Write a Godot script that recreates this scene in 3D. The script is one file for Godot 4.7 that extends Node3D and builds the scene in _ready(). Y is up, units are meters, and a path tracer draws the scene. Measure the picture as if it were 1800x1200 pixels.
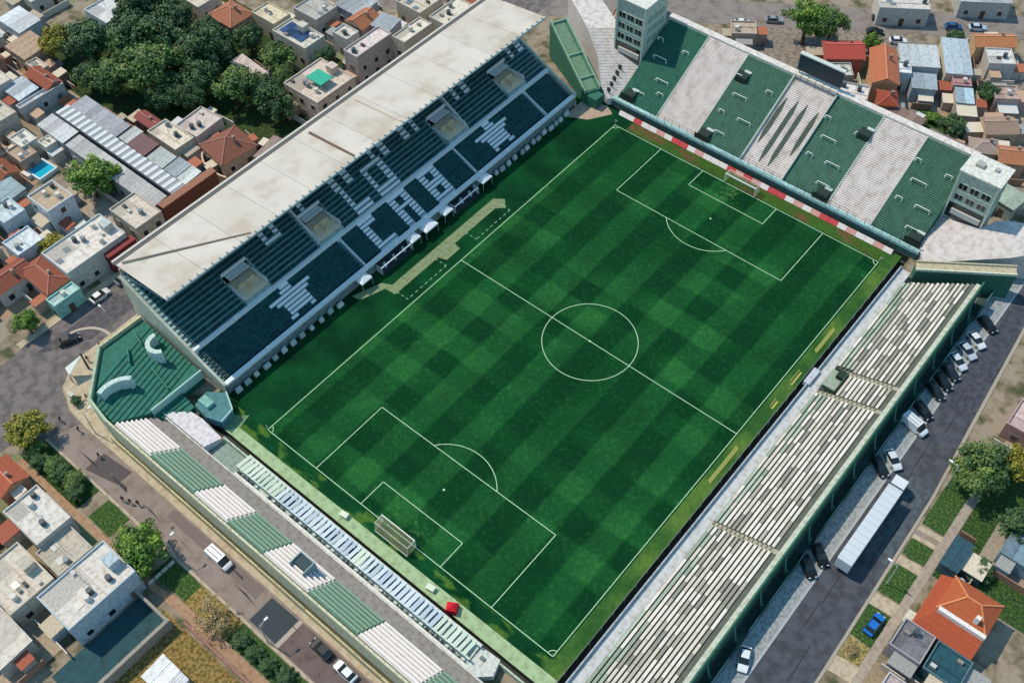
extends Node3D
# A football ground seen from the air: y up, metres, origin at the centre spot.
# x runs from the roofed grandstand (west) to the open bench stand (east), z from the far goal (north) to the near goal (south).

var rng := RandomNumberGenerator.new()
var taken := {}
var mats := {}
var tex := {}

# ---------------------------------------------------------------- shapes
class Sh:
	var v := PackedVector3Array()
	var n := PackedVector3Array()
	var c := PackedColorArray()
	var col := Color(1, 1, 1)
	func tri(a: Vector3, b: Vector3, d: Vector3, out: Vector3) -> void:
		var k := (b - a).cross(d - a)
		if k.length_squared() < 1e-12:
			return
		k = k.normalized()
		v.append(a)
		if k.dot(out) < 0.0:
			k = -k
			v.append(b); v.append(d)
		else:
			v.append(d); v.append(b)
		for i in 3:
			n.append(k)
			c.append(col)
	func quad(a: Vector3, b: Vector3, d: Vector3, e: Vector3, out: Vector3) -> void:
		tri(a, b, d, out)
		tri(a, d, e, out)
	func slab(x0: float, x1: float, y0: float, y1: float, z0: float, z1: float, bottom := false) -> void:
		var a := Vector3(x0, y1, z0); var b := Vector3(x1, y1, z0); var d := Vector3(x1, y1, z1); var e := Vector3(x0, y1, z1)
		var dn := Vector3(0, y0 - y1, 0)
		quad(a, b, d, e, Vector3.UP)
		quad(a, b, b + dn, a + dn, Vector3.FORWARD)
		quad(e, d, d + dn, e + dn, Vector3.BACK)
		quad(a, e, e + dn, a + dn, Vector3.LEFT)
		quad(b, d, d + dn, b + dn, Vector3.RIGHT)
		if bottom:
			quad(a + dn, b + dn, d + dn, e + dn, Vector3.DOWN)
	func box(at: Vector3, size: Vector3, turn := Basis.IDENTITY, bottom := true) -> void:
		var h := size / 2.0
		var p := []
		for i in 8:
			p.append(at + turn * Vector3(h.x if i & 1 else -h.x, h.y if i & 2 else -h.y, h.z if i & 4 else -h.z))
		quad(p[2], p[3], p[7], p[6], turn.y)
		if bottom:
			quad(p[0], p[1], p[5], p[4], -turn.y)
		quad(p[0], p[1], p[3], p[2], -turn.z)
		quad(p[4], p[5], p[7], p[6], turn.z)
		quad(p[0], p[4], p[6], p[2], -turn.x)
		quad(p[1], p[5], p[7], p[3], turn.x)
	func prism(poly: PackedVector2Array, y0: float, y1: float) -> void:
		var ids := Geometry2D.triangulate_polygon(poly)
		for i in range(0, ids.size(), 3):
			tri(Vector3(poly[ids[i]].x, y1, poly[ids[i]].y), Vector3(poly[ids[i + 1]].x, y1, poly[ids[i + 1]].y), Vector3(poly[ids[i + 2]].x, y1, poly[ids[i + 2]].y), Vector3.UP)
		if y0 >= y1:
			return
		var mid := Vector2.ZERO
		for p in poly:
			mid += p / poly.size()
		var cw := -1.0 if Geometry2D.is_polygon_clockwise(poly) else 1.0
		for i in poly.size():
			var a := poly[i]; var b := poly[(i + 1) % poly.size()]
			var o := Vector3(b.y - a.y, 0, a.x - b.x) * cw
			quad(Vector3(a.x, y0, a.y), Vector3(b.x, y0, b.y), Vector3(b.x, y1, b.y), Vector3(a.x, y1, a.y), o)
	func tube(p: Vector3, q: Vector3, r0: float, r1: float, k := 6) -> void:
		var d := (q - p).normalized()
		var s := d.cross(Vector3.UP if absf(d.y) < 0.9 else Vector3.RIGHT).normalized()
		var t := d.cross(s)
		for i in k:
			var a0 := TAU * i / k; var a1 := TAU * (i + 1) / k
			var e0 := s * cos(a0) + t * sin(a0); var e1 := s * cos(a1) + t * sin(a1)
			quad(p + e0 * r0, p + e1 * r0, q + e1 * r1, q + e0 * r1, e0 + e1)
			if r1 > 0.02:
				tri(q, q + e0 * r1, q + e1 * r1, d)
			if r0 > 0.02:
				tri(p, p + e0 * r0, p + e1 * r0, -d)
	func sloped(a: Vector3, b: Vector3, w: float, drop: float) -> void:   # a bar from a to b, w wide on the level, its top through a and b, its foot drop below
		var s := Vector3(b.x - a.x, 0, b.z - a.z).normalized().cross(Vector3.UP) * w * 0.5
		var d := Vector3(0, -drop, 0)
		quad(a - s, a + s, b + s, b - s, Vector3.UP)
		quad(a + s, b + s, b + s + d, a + s + d, s)
		quad(a - s, b - s, b - s + d, a - s + d, -s)
		quad(a - s, a + s, a + s + d, a - s + d, a - b)
		quad(b - s, b + s, b + s + d, b - s + d, b - a)
		quad(a - s + d, a + s + d, b + s + d, b - s + d, Vector3.DOWN)
	func stair(along_x: bool, a0: float, a1: float, k: int, h0: float, h1: float, b0: float, b1: float, foot := 0.0) -> void:
		# treads from a0 (height h0) to a1 (height h1), b0..b1 wide, solid down to foot
		var s := signf(a1 - a0)
		for i in k:
			var p := a0 + (a1 - a0) * i / k; var q := a0 + (a1 - a0) * (i + 1) / k
			var y := lerpf(h0, h1, float(i) / maxi(1, k - 1)); var yl := foot if i == 0 else lerpf(h0, h1, float(i - 1) / maxi(1, k - 1))
			if along_x:
				quad(Vector3(p, y, b0), Vector3(q, y, b0), Vector3(q, y, b1), Vector3(p, y, b1), Vector3.UP)
				quad(Vector3(p, yl, b0), Vector3(p, y, b0), Vector3(p, y, b1), Vector3(p, yl, b1), Vector3(-s, 0, 0))
				for b in [b0, b1]:
					quad(Vector3(p, foot, b), Vector3(q, foot, b), Vector3(q, y, b), Vector3(p, y, b), Vector3(0, 0, -1 if b == b0 else 1))
			else:
				quad(Vector3(b0, y, p), Vector3(b0, y, q), Vector3(b1, y, q), Vector3(b1, y, p), Vector3.UP)
				quad(Vector3(b0, yl, p), Vector3(b0, y, p), Vector3(b1, y, p), Vector3(b1, yl, p), Vector3(0, 0, -s))
				for b in [b0, b1]:
					quad(Vector3(b, foot, p), Vector3(b, foot, q), Vector3(b, y, q), Vector3(b, y, p), Vector3(-1 if b == b0 else 1, 0, 0))
		if along_x:
			quad(Vector3(a1, foot, b0), Vector3(a1, h1, b0), Vector3(a1, h1, b1), Vector3(a1, foot, b1), Vector3(s, 0, 0))
		else:
			quad(Vector3(b0, foot, a1), Vector3(b0, h1, a1), Vector3(b1, h1, a1), Vector3(b1, foot, a1), Vector3(0, 0, s))
	func mesh() -> ArrayMesh:
		var a := []
		a.resize(Mesh.ARRAY_MAX)
		a[Mesh.ARRAY_VERTEX] = v
		a[Mesh.ARRAY_NORMAL] = n
		a[Mesh.ARRAY_COLOR] = c
		var m := ArrayMesh.new()
		m.add_surface_from_arrays(Mesh.PRIMITIVE_TRIANGLES, a)
		return m

func rect(x0: float, x1: float, z0: float, z1: float) -> PackedVector2Array:
	return PackedVector2Array([Vector2(x0, z0), Vector2(x1, z0), Vector2(x1, z1), Vector2(x0, z1)])

func pv(a: Array) -> PackedVector2Array:
	var o := PackedVector2Array()
	for i in range(0, a.size(), 2):
		o.append(Vector2(a[i], a[i + 1]))
	return o

# ---------------------------------------------------------------- names, things, parts
func numbered(called: String) -> String:
	var k: int = taken.get(called, 0)
	taken[called] = k + 1
	return called if k == 0 else "%s_%03d" % [called, k]

func tag(o: Node, label: String, category: String, group := "") -> void:
	o.set_meta("label", label)
	o.set_meta("category", category)
	if group:
		o.set_meta("group", group)

func thing(called: String, label: String, category: String, at := Vector3.ZERO, turn := 0.0, group := "") -> Node3D:
	var o := Node3D.new()
	o.name = numbered(called)
	add_child(o)
	o.position = at
	o.rotation.y = turn
	tag(o, label, category, group)
	return o

func part(called: String, shape, m: Material, parent: Node) -> MeshInstance3D:
	var o := MeshInstance3D.new()
	o.name = called
	o.mesh = shape.mesh() if shape is Sh else shape
	o.material_override = m
	parent.add_child(o, true)
	return o

func structure(called: String, shape, m: Material) -> MeshInstance3D:
	var o := part(numbered(called), shape, m, self)
	o.set_meta("kind", "structure")
	return o

func stuff(o: Node) -> void:
	o.set_meta("kind", "stuff")

func copy(o: Node3D, at: Vector3, turn: float, label: String, group := "") -> Node3D:
	var c: Node3D = o.duplicate()
	c.name = numbered(String(o.name).trim_suffix("_001"))
	add_child(c)
	c.position = at
	c.rotation.y = turn
	c.set_meta("label", label)
	if group:
		c.set_meta("group", group)
	return c

# ---------------------------------------------------------------- materials
func noise_tex(sd: int, freq: float, octaves: int, stops: Array, kind := FastNoiseLite.TYPE_SIMPLEX_SMOOTH, size := 512) -> NoiseTexture2D:
	var f := FastNoiseLite.new()
	f.seed = sd
	f.noise_type = kind
	f.frequency = freq
	f.fractal_octaves = octaves
	f.fractal_gain = 0.58
	var t := NoiseTexture2D.new()
	t.width = size
	t.height = size
	t.seamless = true
	t.noise = f
	var g := Gradient.new()
	var at := PackedFloat32Array(); var cs := PackedColorArray()
	for s in stops:
		at.append(s[0]); cs.append(s[1])
	g.offsets = at
	g.colors = cs
	t.color_ramp = g
	return t

func grey(x: float) -> Color:
	return Color(x, x, x)

func make_textures() -> void:
	tex.grain = noise_tex(3, 0.05, 4, [[0.25, grey(0.88)], [0.5, grey(0.95)], [0.75, grey(1.0)]])
	tex.stain = noise_tex(7, 0.016, 7, [[0.12, Color(0.82, 0.8, 0.77)], [0.36, Color(0.93, 0.92, 0.91)], [0.52, grey(0.965)], [0.75, grey(1.0)]])
	tex.patchy = noise_tex(11, 0.025, 6, [[0.2, grey(0.76)], [0.45, grey(0.88)], [0.55, grey(0.94)], [0.8, grey(1.0)]])
	tex.soft = noise_tex(13, 0.01, 6, [[0.2, Color(0.9, 0.88, 0.85)], [0.45, grey(0.97)], [0.7, grey(1.0)]])
	tex.rust = noise_tex(19, 0.02, 5, [[0.2, Color(0.55, 0.42, 0.36)], [0.4, Color(0.85, 0.8, 0.76)], [0.6, grey(0.97)], [0.8, grey(1.0)]])
	tex.earth = noise_tex(23, 0.018, 6, [[0.15, Color(0.3, 0.33, 0.22)], [0.35, Color(0.46, 0.44, 0.36)], [0.5, Color(0.57, 0.53, 0.47)], [0.7, Color(0.63, 0.59, 0.54)], [0.9, Color(0.58, 0.56, 0.54)]])
	tex.lawn = noise_tex(29, 0.03, 5, [[0.2, Color(0.1, 0.2, 0.08)], [0.45, Color(0.16, 0.3, 0.1)], [0.65, Color(0.24, 0.36, 0.13)], [0.85, Color(0.42, 0.43, 0.22)]])
	tex.dry = noise_tex(31, 0.03, 5, [[0.2, Color(0.36, 0.33, 0.16)], [0.5, Color(0.55, 0.5, 0.28)], [0.8, Color(0.68, 0.6, 0.42)]])
	# streaks of dirt running one way, for metal sheets
	var im := Image.create(256, 256, false, Image.FORMAT_RGB8)
	var f := FastNoiseLite.new()
	f.seed = 5
	f.frequency = 0.02
	f.fractal_octaves = 4
	for y in 256:
		for x in 256:
			var k := f.get_noise_3d(cos(TAU * x / 256.0) * 60.0, sin(TAU * x / 256.0) * 60.0, sin(TAU * y / 256.0) * 8.0)
			var rib := 0.93 if x % 16 < 5 else 1.0
			var s := clampf(0.9 + k * 0.28, 0.55, 1.0) * rib
			im.set_pixel(x, y, Color(s, s * 0.99, s * 0.97))
	tex.sheet = ImageTexture.create_from_image(im)
	# courses of roof tiles
	im = Image.create(128, 128, false, Image.FORMAT_RGB8)
	for y in 128:
		for x in 128:
			var s := 0.78 + 0.22 * absf(sin(PI * x / 8.0))
			if y % 16 < 3:
				s *= 0.8
			s *= 0.86 + 0.14 * (hash((x / 8) * 71 + (y / 16) * 977) % 100) / 100.0
			im.set_pixel(x, y, grey(minf(s, 1.0)))
	tex.tiles = ImageTexture.create_from_image(im)

func mat(col: Color, kind := "grain", scale := 0.12, rough := 0.85, metal := 0.0) -> StandardMaterial3D:
	var key := "%s|%s|%s|%s|%s" % [col.to_html(), kind, scale, rough, metal]
	if not mats.has(key):
		var m := StandardMaterial3D.new()
		m.albedo_color = col
		m.roughness = rough
		m.metallic = metal
		if kind != "":
			m.albedo_texture = tex[kind]
			m.uv1_triplanar = true
			m.uv1_world_triplanar = true
			m.uv1_scale = Vector3.ONE * scale
		mats[key] = m
	return mats[key]

func vmat(kind := "", scale := 0.12, rough := 0.8) -> StandardMaterial3D:   # colours set per piece in the mesh
	var key := "v|%s|%s|%s" % [kind, scale, rough]
	if not mats.has(key):
		var m := StandardMaterial3D.new()
		m.vertex_color_use_as_albedo = true
		m.roughness = rough
		if kind != "":
			m.albedo_texture = tex[kind]
			m.uv1_triplanar = true
			m.uv1_world_triplanar = true
			m.uv1_scale = Vector3.ONE * scale
		mats[key] = m
	return mats[key]

func leaf_mat() -> StandardMaterial3D:
	if not mats.has("leaf"):
		var m := StandardMaterial3D.new()
		m.vertex_color_use_as_albedo = true
		m.roughness = 0.6
		m.backlight_enabled = true
		m.backlight = Color(0.12, 0.16, 0.05)
		m.cull_mode = BaseMaterial3D.CULL_DISABLED
		mats["leaf"] = m
	return mats["leaf"]

func hexc(s: String) -> Color:
	return Color.html(s)

func lin(s: String) -> Color:
	return Color.html(s).srgb_to_linear()

func glass_mat() -> StandardMaterial3D:
	if not mats.has("glass"):
		var m := StandardMaterial3D.new()
		m.albedo_color = hexc("1a2226")
		m.roughness = 0.12
		m.metallic_specular = 0.6
		mats["glass"] = m
	return mats["glass"]

# ---------------------------------------------------------------- stage
func _ready() -> void:
	rng.seed = 20240611
	var cam := Camera3D.new()
	cam.name = "camera"
	add_child(cam)
	cam.position = Vector3(67.6437, 157.635, 100.0892)
	cam.rotation = Vector3(-0.9188, 0.7171, -0.0267)
	cam.fov = 36.24
	cam.near = 1.0
	cam.far = 3000.0
	cam.current = true
	var we := WorldEnvironment.new()
	we.name = "world_environment"
	var env := Environment.new()
	var sky := Sky.new()
	var psm := ProceduralSkyMaterial.new()
	psm.sky_top_color = Color(0.33, 0.49, 0.62)
	psm.sky_horizon_color = Color(0.68, 0.755, 0.78)
	psm.sky_curve = 0.15
	psm.ground_bottom_color = Color(0.25, 0.25, 0.24)
	psm.ground_horizon_color = Color(0.6, 0.66, 0.7)
	psm.energy_multiplier = 1.85
	sky.sky_material = psm
	env.background_mode = Environment.BG_SKY
	env.sky = sky
	env.tonemap_mode = Environment.TONE_MAPPER_LINEAR
	env.tonemap_exposure = 1.02
	env.sdfgi_enabled = true
	env.ssao_enabled = true
	env.ssil_enabled = true
	we.environment = env
	add_child(we)
	var sun := DirectionalLight3D.new()
	sun.name = "sun"
	add_child(sun)
	sun.light_energy = 1.16
	sun.light_color = Color(1.0, 0.945, 0.86)
	sun.light_angular_distance = 0.6
	sun.shadow_enabled = true
	var el := deg_to_rad(57.0)
	var to := Vector3(0.985 * cos(el), -sin(el), -0.17 * cos(el)).normalized()
	sun.look_at_from_position(Vector3.ZERO, to, Vector3.UP)
	make_textures()
	ground_and_roads()
	pitch()
	west_stand()
	south_west_corner()
	south_stand()
	north_stand()
	north_corners()
	east_stand()
	goals()
	pitch_side()
	houses_west()
	houses_south_west()
	houses_north_east()
	houses_south_east()
	annexes()
	trees()
	vehicles()
	people()
	small_things()

# ---------------------------------------------------------------- ground, roads, pavements
func sheet(called: String, poly: PackedVector2Array, y: float, m: Material, foot := 99.0) -> MeshInstance3D:
	var s := Sh.new()
	s.prism(poly, y if foot > 50.0 else foot, y)
	return structure(called, s, m)

func ground_and_roads() -> void:
	var earth := mat(Color(0.92, 0.9, 0.86), "earth", 0.021, 0.95)
	var s := Sh.new()
	s.prism(rect(-1500, 1500, -1500, -57.4), 0, 0)
	s.prism(rect(-1500, 1500, 58.6, 1500), 0, 0)
	s.prism(rect(-1500, -46.0, -57.4, 58.6), 0, 0)
	s.prism(rect(37.0, 1500, -57.4, 58.6), 0, 0)
	for i in s.v.size():
		s.v[i].y = -0.03
	structure("ground", s, earth)
	# the trench between the playing field and the stands
	s = Sh.new()
	var x0 := -46.0; var x1 := 35.7; var z0 := -56.6; var z1 := 57.3
	for w in [[x1, 37.0, z0, z1], [x0, 37.0, z1, 58.6], [x0, 37.0, -57.4, z0]]:
		s.quad(Vector3(w[0], -1.7, w[2]), Vector3(w[1], -1.7, w[2]), Vector3(w[1], -1.7, w[3]), Vector3(w[0], -1.7, w[3]), Vector3.UP)
	for w in [[x1, z0, x1, z1, 1, 0], [37.0, -57.4, 37.0, 58.6, -1, 0], [x0, z1, x1, z1, 0, 1], [x0, 58.6, 37.0, 58.6, 0, -1], [x0, z0, x1, z0, 0, -1], [x0, -57.4, 37.0, -57.4, 0, 1]]:
		s.quad(Vector3(w[0], -1.7, w[1]), Vector3(w[2], -1.7, w[3]), Vector3(w[2], 0.0, w[3]), Vector3(w[0], 0.0, w[1]), Vector3(w[4], 0, w[5]))
	structure("moat", s, mat(hexc("3a3f3c"), "stain", 0.1, 0.9))
	# roads
	var brown := mat(hexc("8d8078"), "stain", 0.035, 0.9)
	var dark := mat(hexc("4a4f58"), "patchy", 0.03, 0.85)
	var mid := mat(hexc("756d6c"), "patchy", 0.03, 0.88)
	sheet("south_road", pv([-60, 73.0, 140, 73.0, 140, 78.8, -62, 78.8]), 0.0, brown)
	sheet("west_street", pv([-83, -320, -72.6, -320, -72.6, 66, -69.5, 70.5, -64, 72.8, -60, 73, -62, 78.8, -66, 84, -69, 160, -80, 160, -81, 84, -83, 70]), 0.004, mid)
	sheet("east_road", pv([57.6, -300, 59.5, -300, 61.6, -60, 63.6, -30, 65.0, -10, 65.7, 27, 66.2, 200, 57.6, 200]), 0.0, dark)
	sheet("north_street", pv([-120, -52, -112, -46, -38, -96.5, 90, -181, 86, -190, -42, -105.5]), 0.0, mat(hexc("857d78"), "stain", 0.03, 0.9))
	# repaired patches in the asphalt, each a different age of tar
	var old := mat(hexc("584f50"), "grain", 0.1, 0.9)
	var fresh := mat(hexc("39434a"), "grain", 0.1, 0.9)
	sheet("road_patch", pv([-8.2, 73.5, -2.0, 73.4, -2.0, 78.4, -8.2, 78.4]), 0.006, fresh)
	sheet("road_patch", pv([-51.5, 74.2, -44.5, 73.4, -44.5, 76.6, -51.5, 78.3]), 0.006, old)
	sheet("road_patch", pv([-33, 73.3, -10, 73.3, -10, 75.4, -33, 75.0]), 0.005, mat(hexc("7a6d69"), "grain", 0.1, 0.9))
	sheet("road_patch", pv([-1.2, 73.3, 30, 73.3, 30, 78.6, -1.2, 78.6]), 0.005, mat(hexc("6a5c5a"), "stain", 0.05, 0.9))
	sheet("road_joint", pv([-2.0, 73.2, -1.2, 73.2, -1.2, 78.7, -2.0, 78.7]), 0.008, mat(hexc("b3a59b"), "grain", 0.1, 0.9))
	sheet("road_patch", pv([-80, 50, -74.5, 48, -74.5, 60, -80, 70]), 0.008, mat(hexc("5b575c"), "patchy", 0.05, 0.9))
	sheet("road_patch", pv([60.3, -12, 64.6, -12, 65, 6, 60.3, 6]), 0.005, mat(hexc("515a62"), "patchy", 0.05, 0.9))
	sheet("road_patch", pv([58.2, -60, 60.9, -60, 63.0, -28, 58.2, -28]), 0.005, mat(hexc("454a55"), "patchy", 0.05, 0.9))
	var seam := mat(hexc("3a3636"), "", 0.1, 0.9)
	for k in 9:
		var x := -55.0 + k * 8.3 + rng.randf_range(-2, 2); var z := rng.randf_range(74.0, 77.5)
		sheet("road_seam", pv([x, z, x + rng.randf_range(2, 6), z + rng.randf_range(-0.5, 0.5), x + 6.2, z + 0.35, x + 3, z + 0.16]), 0.011, seam)
	for k in 10:
		var z := -45.0 + k * 8.0 + rng.randf_range(-2, 2); var x := rng.randf_range(59.0, 63.5)
		sheet("road_seam", pv([x, z, x + 0.12, z, x + 0.3, z + rng.randf_range(3, 7), x + 0.1, z + 7.2]), 0.011, mat(hexc("2a2d32"), "", 0.1, 0.9))
	for q in [[-47.0, 76.0], [-30.5, 75.8], [-6.0, 77.8], [61.5, -20.0], [62.2, 14.0], [60.8, -38.0], [-77.0, 57.0], [-78.5, 68.5]]:
		var hole := Sh.new()
		hole.tube(Vector3(q[0], -0.02, q[1]), Vector3(q[0], 0.015, q[1]), 0.38, 0.38, 12)
		structure("manhole_cover", hole, mat(hexc("4a4744"), "", 0.1, 0.7))
	# traffic island and its curved kerb in the street by the corner stand
	var cream := mat(hexc("b9ab93"), "stain", 0.06, 0.9)
	sheet("pavement", pv([-72.6, 47, -66.4, 47, -67.2, 52.5, -66.6, 62.3, -58.4, 70.2, -45, 71.6, 60, 72.4, 60, 73.0, -58, 73.0, -64, 72.5, -69.3, 70.2, -72.6, 65.5]), 0.13, cream, -0.05)
	sheet("pavement", pv([-62, 78.8, 140, 78.8, 140, 79.25, -62, 79.25]), 0.13, mat(hexc("b5a793"), "stain", 0.08, 0.9), -0.05)
	sheet("pavement", pv([-84.6, -200, -83, -200, -83, 70, -84.6, 70]), 0.13, cream, -0.05)
	var isl := Sh.new()
	for k in 14:
		var a0 := lerpf(0.2, 1.7, k / 14.0); var a1 := lerpf(0.2, 1.7, (k + 1) / 14.0)
		for q in 1:
			var o := Vector2(-73.0, 63.0)
			var p0 := o + Vector2(-cos(a0), -sin(a0)) * 6.2; var p1 := o + Vector2(-cos(a1), -sin(a1)) * 6.2
			var r0 := o + Vector2(-cos(a0), -sin(a0)) * 5.6; var r1 := o + Vector2(-cos(a1), -sin(a1)) * 5.6
			isl.prism(PackedVector2Array([p0, p1, r1, r0]), -0.02, 0.12)
	structure("kerb", isl, mat(hexc("b8ab9c"), "grain", 0.1))
	# east side: car park strip, kerb, verge with garden paths
	sheet("car_park", pv([54.0, -320, 57.2, -320, 57.2, 160, 54.0, 160]), 0.004, mat(hexc("9ba2a4"), "patchy", 0.08, 0.9))
	sheet("stand_apron", pv([52.2, -120, 54.0, -120, 54.0, 160, 52.2, 160]), 0.004, mat(hexc("2f4a44"), "stain", 0.06, 0.9))
	sheet("kerb", pv([57.2, -300, 57.6, -300, 57.6, 160, 57.2, 160]), 0.1, mat(hexc("a9aeb2"), "grain", 0.1), -0.05)
	sheet("kerb", pv([61.6, -60, 62.2, -60, 64.2, -30, 65.5, -10, 66.2, 27, 66.7, 160, 66.2, 160, 65.7, 27, 65.0, -10, 63.6, -30]), 0.1, mat(hexc("a89f90"), "grain", 0.1), -0.05)
	sheet("footpath", pv([70.0, -40, 71.5, -40, 71.2, 60, 69.6, 60]), 0.02, mat(hexc("a3978a"), "stain", 0.08, 0.9))
	var drive := mat(hexc("b9aa93"), "stain", 0.1, 0.9)
	for z in [[-4.3, -3.3], [-2.3, -1.4], [2.6, 4.4], [11.0, 13.4], [24, 27]]:
		sheet("garden_path", pv([65.9, z[0] + 0.3, 70.0, z[0], 70.0, z[1], 65.9, z[1] + 0.3]), 0.03, drive)
	for z in [[-4.0, -3.2], [-2.4, -1.6]]:
		sheet("garden_path", pv([71.5, z[0], 78.5, z[0] - 0.6, 78.5, z[1] - 0.6, 71.5, z[1]]), 0.03, drive)
	var lawn := mat(Color(1, 1, 1), "lawn", 0.12, 0.95)
	for z in [[-16, -4.6], [-1.2, 2.4], [4.6, 10.8], [13.6, 20]]:
		sheet("verge_lawn", pv([65.9, z[0], 69.9, z[0], 69.8, z[1], 66.0, z[1]]), 0.012, lawn)
	sheet("verge_lawn", pv([66.3, 20.2, 69.7, 20.2, 69.7, 24, 66.3, 24]), 0.012, mat(Color(1, 1, 1), "dry", 0.1, 0.95))
	sheet("garden", pv([71.5, -26, 95, -26, 95, 3, 71.5, 3]), -0.012, mat(Color(0.9, 0.9, 0.85), "lawn", 0.1, 0.95))
	# south side verge and the tan footpath behind it
	sheet("footpath", pv([-62, 84.0, -24, 84.0, -20, 83.2, 40, 83.2, 40, 84.6, -20, 84.8, -24, 85.2, -62, 85.3]), 0.02, mat(hexc("a8876c"), "stain", 0.1, 0.9))
	sheet("verge_lawn", pv([-62, 79.25, -46, 79.25, -46, 84, -62, 84]), 0.01, mat(Color(0.8, 0.85, 0.7), "lawn", 0.1, 0.95))
	sheet("verge_lawn", pv([-43.3, 79.4, -37.4, 79.4, -37.4, 83.7, -43.3, 83.6]), 0.01, lawn)
	sheet("verge_lawn", pv([-26.5, 79.4, -18.5, 79.4, -18.5, 82.8, -26.5, 83.4]), 0.01, lawn)
	sheet("verge_lawn", pv([-8.5, 79.4, 12, 79.4, 12, 83, -8.5, 83]), 0.01, lawn)
	sheet("dry_verge", pv([-18.5, 79.3, -8.5, 79.3, -8.5, 83.2, -18.5, 83.2]), 0.01, mat(Color(0.95, 0.9, 0.85), "dry", 0.1, 0.95))
	sheet("dry_yard", pv([-20, 86, 10, 86, 10, 110, -20, 110]), 0.012, mat(Color(0.9, 0.84, 0.78), "dry", 0.08, 0.95))
	# yards behind the west street and behind the far stand
	sheet("yard", pv([-112, 30.5, -84.6, 30.5, -84.6, 50, -112, 50]), -0.012, mat(hexc("a5998b"), "stain", 0.05, 0.9))
	sheet("wood_floor", pv([-160, -30, -88, -30, -88, 8, -112, 18, -160, 18]), -0.012, mat(Color(0.85, 0.8, 0.7), "lawn", 0.08, 0.95))
	sheet("yard", pv([-40, -84, 48, -84, 60, -130, -20, -120]), -0.012, mat(hexc("8f8478"), "patchy", 0.05, 0.9))
	sheet("garden", pv([17, -101, 24, -101, 31, -91, 20, -91]), 0.01, lawn)

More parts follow.
